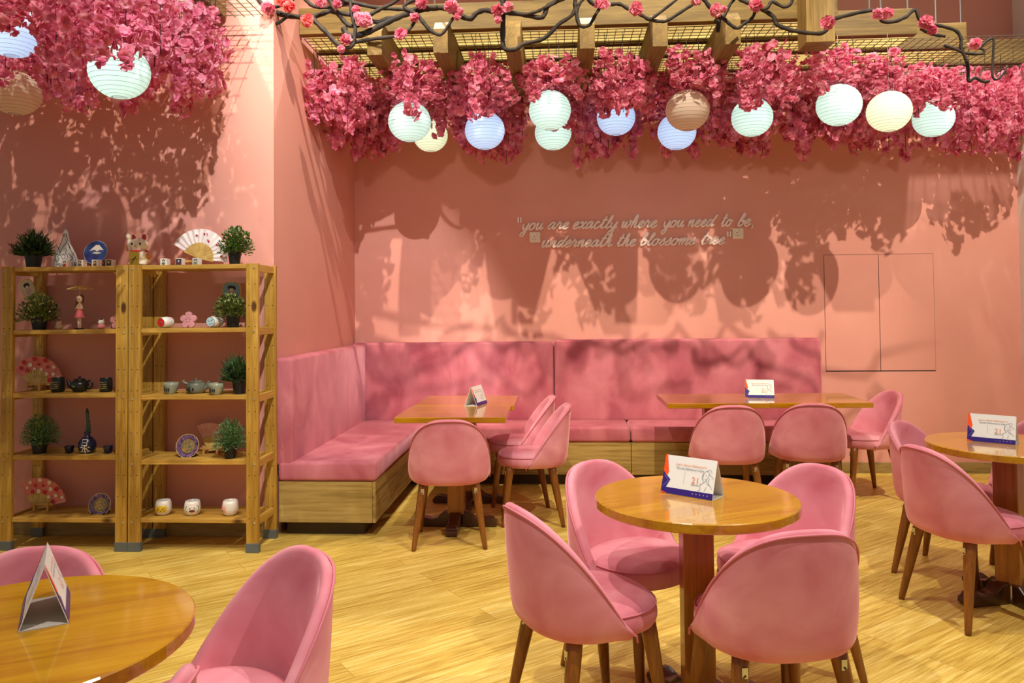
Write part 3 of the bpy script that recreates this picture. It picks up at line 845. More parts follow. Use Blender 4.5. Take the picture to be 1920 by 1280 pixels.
def fan(pxp, pyp, rad, rin, a0, a1, Y, z, paper, dots, label, group='folding fans on the pine shelves', back=0.02):
    piv = at(pxp, pyp, Y)
    k = Y/FPX
    root = empty('folding_fan', (piv.x, Y, piv.z), 0, label, 'fan', group)
    RO, RI = rad*k, rin*k
    n = 26; b = MB()
    f3 = lambda r, a, i: (r*math.cos(a), (0.004 if i % 2 else -0.004)*r/RO + back*r/RO*math.sin(a), r*math.sin(a))
    v = []; f = []
    for i in range(n+1):
        a = math.radians(a0+(a1-a0)*i/n)
        v += [f3(RI, a, i), f3(RO, a, i)]
    v2 = [(p[0], p[1]+0.0012, p[2]) for p in v]; m = len(v)
    for i in range(n):
        q = (2*i, 2*i+1, 2*i+3, 2*i+2); f.append(q); f.append(tuple(m+x for x in reversed(q)))
    b.add(v+v2, f); b.build('fan_leaf', M[paper], root)
    b = MB()
    for i in range(n+1):
        a = math.radians(a0+(a1-a0)*i/n); w = 0.0042 if 0 < i < n else 0.006
        p = Vector(f3(0.0, a, i)); e = Vector(f3(RI+0.004, a, i)); t = Vector((-math.sin(a), 0, math.cos(a)))
        wd = w*RI/0.07
        b.add([p-t*0.002+Vector((0, 0.001*(i % 3), 0)), p+t*0.002+Vector((0, 0.001*(i % 3), 0)), e+t*wd*1.1, e-t*wd*1.1,
               p-t*0.002+Vector((0, 0.002+0.001*(i % 3), 0)), p+t*0.002+Vector((0, 0.002+0.001*(i % 3), 0)), e+t*wd*1.1+Vector((0, .001, 0)), e-t*wd*1.1+Vector((0, .001, 0))],
              [(0, 1, 2, 3), (7, 6, 5, 4), (0, 4, 5, 1), (1, 5, 6, 2), (2, 6, 7, 3), (3, 7, 4, 0)])
    b.build('fan_sticks', M['fan_stick'], root)
    b = MB()
    for (fr, fa, r, mi) in dots:
        a = math.radians(a0+(a1-a0)*fa); rr = RI+(RO-RI)*fr; c = f3(rr, a, 0)
        ring = [(c[0]+r*k*math.cos(t), c[1]-0.0055, c[2]+r*k*math.sin(t)) for t in [2*PI*j/9 for j in range(9)]]
        ring2 = [(p[0], p[1]+0.0008, p[2]) for p in ring]
        b.add(ring+ring2, [tuple(range(9)), tuple(range(17, 8, -1))]+[(j, 9+j, 9+(j+1) % 9, (j+1) % 9) for j in range(9)], mi)
    if dots: b.build('printed_marking', [M['print_red'], M['print_cream'], M['print_crimson'], M['ink']], root)
    return root
def fan_stand(px, Y, z, w, h, label, tall=False):
    p = place(px, z, Y)
    o = empty('fan_stand', p, 0, label, 'stand', 'small bamboo fan stands')
    k = Y/FPX; W = w*k; H = h*k
    MB().box(-W/2, W/2, -0.022, -0.012, H*0.62, H*0.86).build('front_rail', M['stand'], o, bevel=0.002)
    MB().box(-W/2, W/2, 0.014, 0.024, H*0.62, H*(2.0 if tall else 1.0)).build('rear_rail', M['stand'], o, bevel=0.002)
    for sx in (-1, 1):
        MB().box(sx*W*0.3-0.006, sx*W*0.3+0.006, -0.03, -0.022, 0, H*0.9).box(sx*W*0.3-0.006, sx*W*0.3+0.006, 0.024, 0.032, 0, H*0.9).box(sx*W*0.3-0.006, sx*W*0.3+0.006, -0.022, 0.024, H*0.30, H*0.5).build('leg', M['stand'], o, bevel=0.001)
fan(371, 484, 58, 30, -9, 151, 4.66, R1, 'fan_white', [(.55, .66, 1.7, 2), (.52, .64, 1.2, 2), (.30, .42, 1.9, 2), (.34, .45, 1.3, 2), (.66, .54, 2.0, 2), (.70, .50, 1.3, 2), (.52, .28, 1.7, 2), (.56, .26, 1.2, 2), (.6, .08, 1.9, 0)], 'white folding fan with red petals on top of the right shelf', back=0.03)
fan_stand(356, 4.66, R1, 44, 12, 'small bamboo stand under the white folding fan on the top shelf')
rd = random.Random(3)
def floral(seed):
    r = random.Random(seed); out = []
    for fr in (.15, .5, .82):
        for i in range(5):
            out.append((fr+r.uniform(-.06, .06), (i+.5+0.5*(fr == .5))/5.6, r.uniform(3.0, 4.6), r.choice((0, 1, 0, 1, 2))))
    extra = [(d[0], d[1], 1.6, 3) for d in out if d[3] == 1]
    return out+[]
fan(65, 722, 56, 29, 5, 146, 4.69, L3, 'fan_coral', floral(1), 'coral fan with red blossoms left of the dark mugs on the third shelf')
fan_stand(68, 4.69, L3, 42, 16, 'small bamboo stand under the coral fan beside the dark mug')
fan(70, 953, 58, 29, 13, 132, 4.66, L5, 'fan_coral', floral(5), 'coral fan with red blossoms on the bottom shelf left of the purple plate')
fan_stand(84, 4.66, L5, 46, 17, 'small bamboo stand under the coral fan on the bottom shelf')
fan(392, 845, 53, 26, 18, 118, 4.71, R4, 'fan_pink', [], 'dusty pink folding fan behind the ornate plate on the fourth shelf', back=0.01)
fan_stand(398, 4.70, R4, 44, 14, 'small bamboo stand under the dusty pink fan')

# paddle fans
def paddle(px, py, w, h, tilt, Y, z, col, label):
    p = at(px, py, Y); k = Y/FPX
    hgt = p.z-z
    o = empty('paddle_fan', (p.x, Y, z), 0, label, 'fan', 'round paper paddle fans on the second shelves')
    out = []
    for i in range(28):
        t = 2*PI*i/28; s, c = math.sin(t), math.cos(t)
        out.append((w*k/2*math.copysign(abs(c)**.7, c), h*k/2*math.copysign(abs(s)**.7, s)))
    T = Matrix.Translation((0, 0, hgt)) @ Matrix.Rotation(tilt, 4, 'Y') @ Matrix.Rotation(PI/2, 4, 'X')
    MB().prism(out, -0.002, 0.002, 0, T).build('paper_disc', plain('fan_disc_paper', col, 0.6), o)
    MB().tube([T @ Vector((q[0], q[1], 0)) for q in out], 0.0035, n=6, closed=True).build('rim', M['fan_stick'], o)
    b = MB()
    for pts in ([(.0, .30), (.22, .24), (.25, .08), (.05, .02), (-.18, .10), (-.2, .26)],):
        b.prism([(q[0]*w*k, q[1]*h*k) for q in pts], 0.002, 0.003, 0, T)
    b.prism([(q[0]*w*k, q[1]*h*k) for q in [(.05, .02), (.16, -.05), (.12, -.3), (-.2, -.42), (-.25, -.2), (-.12, -.02)]], 0.002, 0.0028, 1, T)
    b.prism([(q[0]*w*k, q[1]*h*k) for q in [(-.1, .14), (.12, .12), (.1, .0), (-.05, -.02)]], 0.002, 0.0034, 2, T)
    b.build('painted_lady', [M['ink'], plain('fan_robe_paint', srgb(214, 176, 160), 0.6), plain('fan_face_paint', srgb(238, 214, 190), 0.6)], o)
    e = T @ Vector((0, -h*k/2, 0))
    MB().tube([e, Vector((e.x*1.4, 0.0, 0.002))], 0.004, n=6).build('handle', M['fan_stick'], o)
paddle(52, 540, 27, 36, math.radians(-28), 4.68, L2, srgb(224, 206, 160), 'cream paddle fan leaning behind the plant on the second left shelf')
paddle(434, 545, 36, 34, 0.0, 4.70, R2, srgb(140, 172, 186), 'pale blue paddle fan behind the floret plant on the second right shelf')

# ceramics
M['glaze_dark'] = noisy('dark_green_glaze', srgb(12, 16, 14), srgb(30, 34, 28), scale=18, rough=0.3)
M['glaze_gold'] = noisy('ochre_glaze_patch', srgb(94, 80, 44), srgb(160, 140, 88), scale=60, rough=0.4)
M['glaze_grey'] = noisy('sage_grey_glaze', srgb(84, 86, 72), srgb(128, 130, 110), scale=14, rough=0.35)
M['glaze_cream'] = noisy('pale_sage_glaze', srgb(122, 126, 102), srgb(160, 164, 138), scale=14, rough=0.35)
M['glaze_navy'] = plain('navy_glaze', srgb(20, 26, 58), 0.2, coat=0.3)
M['porcelain'] = plain('white_porcelain', srgb(236, 232, 220), 0.25, coat=0.3)
def on_face(px, py, r, depth, mi, b, flat=0.25):
    b.ball((px, depth, py), (r, r*flat, r), mi, 10, 6)
def dark_mug(px, Y, z, w, h, label):
    o = empty('dark_mug', place(px, z, Y), 0, label, 'mug', 'dark glazed mugs beside the dark teapot')
    k = Y/FPX; R = w*k/2; H = h*k
    MB().lathe([(0, 0), (R*.82, 0), (R*.84, H*.04), (R*.98, H*.08), (R, H*.5), (R*.94, H*.97), (R*.92, H), (R*.86, H*.99), (R*.86, H*.2), (0, H*.15)], 28).build('cup_body', M['glaze_dark'], o, smooth=True)
    b = MB()
    for j in range(4):
        zz = H*(0.28+0.14*j); pts = [(R*1.01*math.sin(t), -R*1.01*math.cos(t), zz+0.002*math.sin(9*t+j)) for t in [-0.9+0.25*i for i in range(7)]]
        b.tube(pts, 0.003, n=4)
    b.build('brushed_pattern', M['glaze_gold'], o)
dark_mug(109.5, 4.57, L3, 25, 28, 'dark glazed mug between the coral fan and the dark teapot')
dark_mug(199.5, 4.57, L3, 23, 27, 'dark glazed mug right of the dark teapot beside the post')
def teapot(px, Y, z, w, h, mat, label, side, lidmat, spout_side=-1):
    o = empty('teapot', place(px, z, Y), 0, label, 'teapot', 'teapots on the third shelves')
    k = Y/FPX; R = w*k/2; H = h*k
    if side:
        prof = [(0, 0), (R*.6, 0), (R*.66, H*.05), (R*.92, H*.26), (R, H*.44), (R*.92, H*.62), (R*.66, H*.74), (R*.5, H*.76), (0, H*.76)]
        lid = [(R*.62, H*.73), (R*.60, H*.82), (R*.4, H*.87), (R*.12, H*.88), (R*.10, H*.93), (R*.16, H*.98), (R*.1, H*1.02), (0, H*1.02)]
    else:
        prof = [(0, 0), (R*.72, 0), (R*.78, H*.04), (R*.97, H*.18), (R, H*.4), (R*.97, H*.66), (R*.9, H*.70), (R*.7, H*.70), (0, H*.69)]
        lid = [(R*.74, H*.69), (R*.72, H*.78), (R*.5, H*.82), (R*.17, H*.83), (R*.15, H*.92), (R*.18, H*.98), (R*.12, H), (0, H)]
    MB().lathe(prof, 32).build('teapot_body', mat, o, smooth=True)
    MB().lathe(lid, 28).build('lid', lidmat, o, smooth=True)
    s = spout_side
    sp = catmull([(s*R*.80, 0, H*.30), (s*R*1.15, 0, H*.42), (s*R*1.32, 0, H*.66), (s*R*1.50, 0, H*.78)], 5)
    MB().tube(sp, [R*.30-(R*.17)*i/(len(sp)-1) for i in range(len(sp))], n=12).build('spout', mat, o, smooth=True)
    if side:
        hd = catmull([(-s*R*.75, 0, H*.66), (-s*R*1.25, 0, H*.72), (-s*R*1.52, 0, H*.50), (-s*R*1.3, 0, H*.22), (-s*R*.85, 0, H*.20)], 6)
        MB().tube(hd, R*.11, n=10).build('handle', mat, o, smooth=True)
        MB().tube([(-R*.5+R*.2*i, -R*(.98-.1*abs(i-2)), H*(.42+.05*math.sin(i*2))) for i in range(6)], 0.0045, n=4).build('brushed_pattern', M['glaze_gold'], o)
    else:
        hd = catmull([(-s*R*.5, -R*.5, H*.6), (-s*R*.95, -R*.62, H*.72), (-s*R*1.1, -R*.6, H*.88)], 5)
        MB().tube(hd, [R*.16]*len(hd), n=10).build('handle', mat, o, smooth=True)
        b = MB()
        for x, hh in ((-.45, .34), (-.25, .55), (.12, .28)):
            b.ball((R*x, -R*math.sqrt(1-x*x)*1.0, H*.3), (R*.09, R*.03, H*hh*.42), 0, 8, 6)
        b.build('painted_figures', M['ink'], o)
teapot(150, 4.57, L3, 34, 30, M['glaze_dark'], 'black glazed teapot with loop handle between two dark mugs', True, M['glaze_dark'])
teapot(368, 4.60, R3, 37, 29, M['glaze_grey'], 'sage grey teapot with painted figures between two grey teacups', False, M['glaze_grey'], 1)
def teacup(px, Y, z, w, h, label):
    o = empty('teacup', place(px, z, Y), 0, label, 'teacup', 'grey teacups beside the grey teapot')
    k = Y/FPX; R = w*k/2; H = h*k
    MB().lathe([(0, 0), (R*.58, 0), (R*.6, H*.06), (R*.86, H*.3), (R*.97, H*.66), (R, H), (R*.94, H), (R*.88, H*.5), (R*.5, H*.14), (0, H*.12)], 28).build('cup_body', M['glaze_cream'], o, smooth=True)
    b = MB()
    for x, hh in ((-.45, .62), (-.1, .3), (.15, .36)):
        b.ball((R*x, -R*math.sqrt(1-x*x)*.95, H*.4), (R*.10, R*.05, H*hh*.5), 0, 8, 6)
    b.build('painted_figures', M['ink'], o)
teacup(321, 4.57, R3, 28, 22, 'pale grey teacup left of the grey teapot')
teacup(405.5, 4.515, R3, 29, 22, 'pale grey teacup right of the grey teapot beside the dark plant')
def sake_cup(px, label):
    o = empty('sake_cup', place(px, L4, 4.57), 0, label, 'cup', 'small navy cups beside the dark bottle')
    k = 4.57/FPX; R = 9.2*k; H = 13.5*k
    MB().lathe([(0, 0), (R*.62, 0), (R*.78, H*.15), (R, H), (R*.93, H), (R*.74, H*.25), (0, H*.2)], 8).build('cup_body', M['glaze_navy'], o)
sake_cup(132, 'small navy sake cup left of the dark round bottle'); sake_cup(204, 'small navy sake cup right of the dark round bottle')
bt = empty('sake_bottle', place(165, L4, 4.57), 0, 'round navy bottle with white characters holding two cactus-like stems', 'bottle')
k = 4.57/FPX
MB().lathe([(0, 0), (11*k, 0), (14.5*k, 6*k), (16.3*k, 14*k), (15.2*k, 22*k), (10*k, 29*k), (5.2*k, 33*k), (4.6*k, 36*k), (6.4*k, 40*k), (5.2*k, 41*k), (4*k, 38*k), (0, 36*k)], 32).build('bottle_body', M['glaze_navy'], bt, smooth=True)
b = MB(); v, f = text_geo('日', 15*k, 'CENTER')
def wrap(v, R, zc):   # lay flat lettering onto the round belly
    return [(p[0], -math.sqrt(max(R*R-p[0]**2-(p[1]+zc-14*k)**2*0.9, 1e-6))-0.0006, p[1]+zc) for p in v]
b.add(wrap([(p[0]-1.0*k, p[1]) for p in v], 17.6*k, 16.5*k), f)
v, f = text_geo('本', 19*k, 'CENTER'); b.add(wrap(v, 17.2*k, 2.0*k), f)
b.build('painted_characters', M['porcelain'], bt)
bt.rotation_euler.z = 0.3
b = MB()
for dx, top, wv in ((-1, 86, 1.5), (3.5, 64, -1.2)):
    b.tube(catmull([(dx*k*.4, 0, 34*k), (dx*k, 0, 44*k), ((dx+wv)*k, 0, 60*k), (dx*k, 0, top*k)], 5), [2.4*k]*11+[2.9*k]*4+[1.0*k], n=8)
b.build('stems', plain('dark_cactus_stem', srgb(38, 58, 40), 0.6), bt, smooth=True)

# plates on black wire stands
def plate(px, py, r, Y, z, label, kind, tilt=0.22):
    p = at(px, py, Y); k = Y/FPX; R = r*k
    o = empty('display_plate', (p.x, Y, z), 0, label, 'plate', 'decorated plates on black stands')
    T = Matrix.Translation((0, 0, p.z-z)) @ Matrix.Rotation(PI/2-tilt, 4, 'X')
    def disc(r0, r1, zz0, zz1): return MB().lathe([(r0, zz0), (r1, zz1)], 40, 0, T)
    if kind == 'fuji':
        base = noisy('cobalt_glaze', srgb(24, 44, 110), srgb(58, 88, 160), scale=12, rough=0.15, coat=0.5)
    else:
        base = noisy('mottled_purple_glaze', srgb(44, 22, 70), srgb(150, 110, 150), scale=60, rough=0.2, coat=0.5, detail=5)
    MB().lathe([(0, -0.004), (R*.62, -0.004), (R*.98, 0.008), (R, 0.012), (R*.97, 0.0125), (R*.66, 0.002), (0, 0.001)], 44, 0, T).build('dish', base, o, smooth=True)
    MB().tube([T @ Vector((R*.985*math.cos(t), R*.985*math.sin(t), 0.0115)) for t in [2*PI*i/40 for i in range(40)]], 0.0022, n=6, closed=True).build('rim', plain('rim_glaze', srgb(206, 180, 110) if kind != 'fuji' else srgb(150, 170, 206), 0.25), o, smooth=True)
    a = MB()
    if kind == 'fuji':
        mts = [M['porcelain'], plain('fuji_blue', srgb(74, 92, 150), 0.3)]
        a.prism([(x*R, y*R) for x, y in [(-.62, .16), (-.34, .46), (-.12, .68), (.02, .66), (.14, .70), (.36, .48), (.62, .2), (.3, .26), (.05, .12), (-.2, .26)]], 0.0022, 0.003, 0, T)
        a.prism([(x*R, y*R) for x, y in [(-.4, -.02), (.0, .08), (.45, -.02), (.1, -.12)]], 0.0022, 0.003, 0, T)
        a.prism([(x*R, y*R) for x, y in [(-.66, .1), (-.2, .2), (.05, .06), (.3, .2), (.66, .1), (.3, .04), (-.3, .04)]], 0.0022, 0.0028, 1, T)
    else:
        mts = [noisy('teal_gold_painting', srgb(40, 96, 90), srgb(196, 150, 72), scale=70, rough=0.25), plain('gold_leaf', srgb(214, 170, 80), 0.3, 0.6)]
        a.lathe([(R*.56, 0.003), (0, 0.0035)], 32, 0, T)
        for j in range(7):
            t = j*0.9; a.prism([(R*(.33*math.cos(t)+dx), R*(.3*math.sin(t)+dy)) for dx, dy in ((-.14, 0), (0, .06), (.14, 0), (0, -.06))], 0.0036, 0.0042, 1, T)
        a.tube([T @ Vector((R*.57*math.cos(t), R*.57*math.sin(t), 0.0035)) for t in [2*PI*i/36 for i in range(36)]], 0.0018, n=5, mi=1, closed=True)
    a.build('painting', mts, o)
    w = MB(); H = p.z-z
    for s in (-1, 1):
        w.tube([(s*R*.55, -0.035, 0.004), (s*R*.55, -0.03, H-R*.86), (s*R*.55, -0.012, H-R*.9), (s*R*.5, 0.03, 0.006), (s*R*.55, -0.035, 0.004)], 0.0035, n=6)
        w.tube([(s*R*.5, 0.03, 0.006), (s*R*.3, 0.022, H+R*.1)], 0.003, n=6)
    w.tube([(-R*.5, 0.03, 0.006), (R*.5, 0.03, 0.006)], 0.003, n=6)
    w.build('plate_stand', M['black'], o)
plate(181, 474, 23.5, 4.64, L1, 'cobalt blue plate painted with a snowy mountain on the top shelf', 'fuji')
plate(353, 836, 22.5, 4.60, R4, 'purple plate with gold rim on the fourth right shelf before the pink fan', 'a')
plate(189, 946, 22, 4.60, L5, 'purple plate with teal centre on the bottom left shelf', 'b')

# round cups with cheerful faces
def face_cup(px, py0, py1, Y, z, w, design, label, lying=False, turn=0.0):
    o = empty('face_cup', place(px, z, Y), 0, label, 'cup', 'white cups painted with faces')
    k = Y/FPX; R = w*k/2; H = (py1-py0)*k
    if lying:
        T = Matrix.Translation((0, 0, H/2)) @ Matrix.Rotation(turn, 4, 'Z') @ Matrix.Rotation(-PI/2, 4, 'X')
        Rl = H/2
        MB().lathe([(0, -R*.98), (Rl*.62, -R*.96), (Rl*.9, -R*.6), (Rl, 0), (Rl*.94, R*.7), (Rl*.9, R*.9), (Rl*.82, R*.9), (Rl*.8, -R*.5), (0, -R*.7)], 32, 0, T).build('cup_body', M['porcelain'], o, smooth=True)
        F = Matrix.Translation((0, 0, H/2)) @ Matrix.Rotation(turn, 4, 'Z') @ Matrix.Translation((0, -R*.97, 0)) @ Matrix.Rotation(PI/2, 4, 'X')
        S = Rl
    else:
        MB().lathe([(0, 0), (R*.62, 0), (R*.86, H*.14), (R, H*.45), (R*.93, H*.8), (R*.8, H), (R*.74, H), (R*.84, H*.7), (R*.8, H*.3), (0, H*.15)], 32).build('cup_body', M['porcelain'], o, smooth=True)
        F = Matrix.Rotation(turn, 4, 'Z') @ Matrix.Translation((0, -R*1.0, H*.50)) @ Matrix.Rotation(PI/2, 4, 'X')
        S = R*.95
    b = MB()
    def bend(pts, zz):   # keep the paint on the curved belly
        return [F @ Vector((x*S, y*S, zz-(0.0 if lying else R-math.sqrt(max(R*R-(x*S)**2-0.9*(y*S)**2, 1e-7))))) for x, y in pts]
    def patch(cx, cy, rx, ry, mi, zz):
        v = [(cx, cy)]; f = []
        for q in (0.5, 1.0):
            v += [(cx+rx*q*math.cos(t), cy+ry*q*math.sin(t)) for t in [2*PI*i/20 for i in range(20)]]
        for i in range(20):
            f.append((0, 1+i, 1+(i+1) % 20)); f.append((1+i, 21+i, 21+(i+1) % 20, 1+(i+1) % 20))
        b.add(bend(v, zz), f, mi)
    def ln(pts, mi, r=0.0012, zz=0.0022): b.tube(bend(pts, zz), r, n=5, mi=mi)
    mats = [plain('cup_red', srgb(206, 34, 34), 0.3), M['ink'], plain('cup_yellow', srgb(232, 196, 44), 0.35), plain('cup_blush', srgb(240, 176, 170), 0.35), M['porcelain'], plain('cup_blue', srgb(176, 206, 214), 0.35)]
    if design == 'red':
        patch(0, 0, .74, .74, 1, .0009); patch(0, 0, .68, .68, 0, .0015); patch(.05, -.05, .14, .22, 1, .0022); patch(.07, .0, .05, .08, 4, .0028)
    elif design == 'blue':
        patch(0, 0, .84, .84, 1, .0009); patch(0, 0, .78, .78, 5, .0015)
        ln([(-.5, .22), (-.2, .08)], 1); ln([(.08, .12), (.5, .4)], 1); ln([(-.15, -.3), (-.1, -.42), (0, -.42), (.05, -.3)], 1); patch(.35, -.28, .09, .1, 1, .0022)
    elif design == 'yellow':
        patch(0, -.05, .72, .72, 2, .0012); ln([(-.5, .05), (-.3, -.06), (-.18, -.02)], 1); ln([(.15, -.05), (.3, .03), (.5, .14)], 1)
        patch(-.5, -.25, .07, .05, 1, .002); patch(.45, -.25, .07, .05, 1, .002); patch(0, -.28, .12, .03, 1, .002)
    elif design == 'laugh':
        patch(0, 0, .80, .72, 1, .0009); patch(0, 0, .74, .66, 4, .0014)
        ln([(-.36, .22), (-.2, .1), (-.36, .02)], 1); ln([(.34, .22), (.2, .1), (.34, .02)], 1)
        patch(0, -.24, .34, .16, 1, .002); patch(0, -.32, .22, .09, 0, .0026)
    else:
        patch(-.2, 0, .6, .75, 3, .0012); patch(-.25, -.35, .12, .12, 1, .002)
    b.build('painted_face', mats, o)
face_cup(311, 592, 614, 4.57, R2, 28, 'red', 'white cup lying on its side with a round red face', True, -0.20)
face_cup(403, 590, 613, 4.57, R2, 28, 'blue', 'white cup lying on its side with a frowning pale blue face', True, -0.20)
face_cup(307.5, 942, 969.5, 4.57, R5, 31, 'yellow', 'white cup with a yellow frowning face on the bottom right shelf', turn=0.15)
face_cup(361.5, 942, 969, 4.57, R5, 31, 'laugh', 'white cup with a laughing open mouth in the middle of the bottom shelf', turn=0.40)
face_cup(432, 940, 968, 4.57, R5, 31, 'pink', 'white cup with a pink face turned away beside the right post', turn=-0.55)

# pink blossom-shaped ornaments
def blossom_ornament(px, py, r, Y, z, label):
    k = Y/FPX; p = at(px, py, Y)
    o = empty('blossom_ornament', (p.x, Y, z), 0, label, 'ornament', 'flower-shaped pink ornaments on the second shelves')
    R = r*k
    pts = []
    for i in range(50):
        t = 2*PI*i/50 + PI/2
        q = abs(math.cos(2.5*(t-PI/2)))**0.55
        pts.append((R*(0.62+0.38*q)*math.cos(t), R*(0.62+0.38*q)*math.sin(t)))
    zb = -min(q[1] for q in pts)
    T = Matrix.Translation((0, 0, zb)) @ Matrix.Rotation(PI/2, 4, 'X')
    MB().prism(pts, -0.011, 0.011, 0, T).build('blossom_body', plain('matte_pink_clay', srgb(224, 158, 162), 0.6), o, bevel=0.005, segs=3)
    b = MB()
    for i in range(5):
        t = 2*PI*i/5+PI/2; b.lathe([(0.0028, 0.0112), (0, 0.0118)], 10, 0, T @ Matrix.Translation((R*.26*math.cos(t), R*.26*math.sin(t), 0)))
    b.build('stamen_dots', M['ink'], o)
blossom_ornament(354, 598, 16.5, 4.60, R2, 'pink flower-shaped ornament between the two lying face cups')
blossom_ornament(222, 601, 16, 4.64, L2, 'pink flower-shaped ornament half hidden by the shelf post beside the doll')

# small picture cubes
def cube_pic(px, z, Y, hair, robe, bgc, label):
    o = empty('picture_cube', place(px, z, Y), 0, label, 'picture cube', 'little picture cubes along the top shelves')
    s = 0.041
    MB().box(-s/2, s/2, -s/2, s/2, 0, s).build('cube_body', M['porcelain'], o, bevel=0.002)
    b = MB(); y = -s/2
    b.box(-s*.42, s*.42, y-0.0006, y, s*.06, s*.94, 2)
    b.ball((0, y-.001, s*.66), (s*.22, .001, s*.2), 0, 12, 8); b.ball((0, y-.0018, s*.58), (s*.13, .001, s*.14), 3, 12, 8)
    b.ball((0, y-.0015, s*.26), (s*.28, .001, s*.19), 1, 12, 8)
    b.build('tiny_portrait', [M['ink'], plain('robe_paint', robe, 0.6), plain('portrait_ground', bgc, 0.6), plain('portrait_face', srgb(232, 200, 176), 0.6)], o)
for px, z, robe, bgc, lab in ((124.5, L1, srgb(196, 30, 36), srgb(226, 222, 206), 'picture cube with a red-robed portrait before the white teardrop sign'),
        (153, L1, srgb(110, 104, 112), srgb(226, 222, 206), 'picture cube with a grey-robed portrait between the sign and the blue plate'),
        (181, L1, srgb(96, 80, 40), srgb(226, 222, 206), 'picture cube in front of the cobalt blue plate'),
        (207, L1, srgb(40, 50, 90), srgb(120, 96, 40), 'dark picture cube right of the cobalt blue plate'),
        (309.5, R1, srgb(70, 110, 90), srgb(226, 222, 206), 'picture cube right of the lucky cat with a green-robed portrait'),
        (338, R1, srgb(120, 40, 70), srgb(60, 54, 70), 'dark picture cube left of the white folding fan'),
        (369.5, R1, srgb(130, 134, 120), srgb(180, 196, 180), 'picture cube in front of the white folding fan')):
    cube_pic(px, z, 4.535, None, robe, bgc, lab)

# white teardrop sign with dark calligraphy
ts = empty('teardrop_sign', place(122, L1, 4.62), 0, 'white teardrop-shaped sign with dark calligraphy and number 18 on the top shelf', 'sign')
k = 4.62/FPX
outl = [(-24, 0), (-25.5, 10), (-23, 22), (-18, 34), (-16.5, 47), (-13.5, 41), (-8, 52), (-4.5, 63), (-3.5, 70), (-1, 74.5), (2, 74.5), (4.5, 69), (6.5, 60), (9, 48), (15, 37), (21, 26), (25, 14), (25, 0)]
T = Matrix.Translation((0, 0, 0)) @ Matrix.Rotation(PI/2, 4, 'X')
MB().prism([(x*k, y*k) for x, y in outl], -0.004, 0.004, 0, T).build('sign_board', M['white'], ts, bevel=0.001)
MB().tube([(0.5*k, 0, 74*k), (0.5*k, 0, 87*k)], 0.0018, n=6).build('pin', M['rib'], ts)
b = MB()
for st in ([(-2, 66), (-5, 58), (-8, 50), (-13, 38), (-16, 32)], [(3, 66), (5, 55), (9, 42), (13, 32), (18, 26)], [(0, 56), (3, 50), (-2, 44), (-7, 36), (-10, 30)], [(2, 50), (7, 44), (10, 36)],
           [(-16, 30), (-20, 22), (-19, 15), (-14, 13), (-12, 18), (-15, 22), (-10, 26), (-7, 20)], [(-7, 20), (-3, 17), (0, 21), (-2, 26), (-6, 25)], [(0, 30), (4, 26), (5, 20), (1, 15), (-3, 11)],
           [(8, 28), (12, 22), (16, 20), (14, 16), (9, 14), (6, 10)], [(16, 27), (21, 20), (22, 14)], [(-17, 46), (-12, 36), (-10, 28)], [(-18, 4), (-14, 7), (-11, 4), (-6, 5), (-2, 5)], [(-16, 9), (-15.5, 10)], [(-3, 63), (0, 60), (3, 63), (0, 66), (-3, 63)], [(0, 38), (3, 34), (0, 30)]):
    b.tube(catmull([(x*k, -0.0045, y*k) for x, y in st], 4), 0.0016, n=5, flat=0.4, up=(0, 1, 0))
v, f = text_geo('18', 13*k); b.add([(p[0]+11*k, -0.0046, p[1]+1.5*k) for p in v], f)
b.build('calligraphy', plain('plum_ink', srgb(48, 22, 48), 0.5), ts)

# lucky cat, dolls and animals
def blob(name, parts, mat, parent, voxel=0.004):
    b = MB()
    for c, r in parts: b.ball(c, r, 0, 14, 10)
    return b.build(name, mat, parent, remesh=voxel)
M['cat'] = plain('cream_glaze', srgb(240, 226, 196), 0.3, coat=0.3)
cat = empty('lucky_cat', place(261, R1+0.0005, 4.56), 0, 'cream beckoning cat figurine with raised paw and red collar between the two units', 'figurine')
k = 4.56/FPX
blob('cat_body', [((0, 0, 18*k), (18*k, 15*k, 18*k)), ((8*k, 2*k, 13*k), (14*k, 13*k, 13*k)), ((0, -1*k, 40*k), (18.5*k, 13*k, 14.5*k)), ((-18*k, -2*k, 44*k), (5.5*k, 5.5*k, 15*k)), ((-18*k, -4*k, 57*k), (6.5*k, 6*k, 6.5*k)),
                  ((-14*k, -1*k, 28*k), (6*k, 6*k, 10*k)), ((-10*k, -8*k, 4*k), (7*k, 9*k, 4.5*k)), ((12*k, -9*k, 4*k), (8*k, 9*k, 4.5*k)), ((12*k, -9*k, 20*k), (6*k, 7*k, 10*k)), ((-9.5*k, 0, 54*k), (6*k, 4*k, 8*k)), ((11.5*k, 0, 54*k), (6*k, 4*k, 8*k))], M['cat'], cat, 0.0045)
b = MB()
for s in (-1, 1): b.ball(((1.0+s*10.5)*k, -4.0*k, 55.5*k), (4.3*k, 2.0*k, 5.6*k), 0, 10, 8)
b.build('ear_lining', plain('red_enamel', srgb(190, 24, 44), 0.3), cat, smooth=True)
MB().tube([(15.5*k*math.cos(t), -1*k+12.5*k*math.sin(t), 28.5*k) for t in [2*PI*i/28 for i in range(28)]], 1.8*k, n=8, closed=True).build('collar', plain('red_collar', srgb(196, 44, 40), 0.4), cat, smooth=True)
MB().box(-11*k, 8*k, -17.5*k, -14*k, 1*k, 27*k).build('gold_plaque', plain('gold_paint', srgb(168, 134, 40), 0.35, 0.5), cat, bevel=0.002)
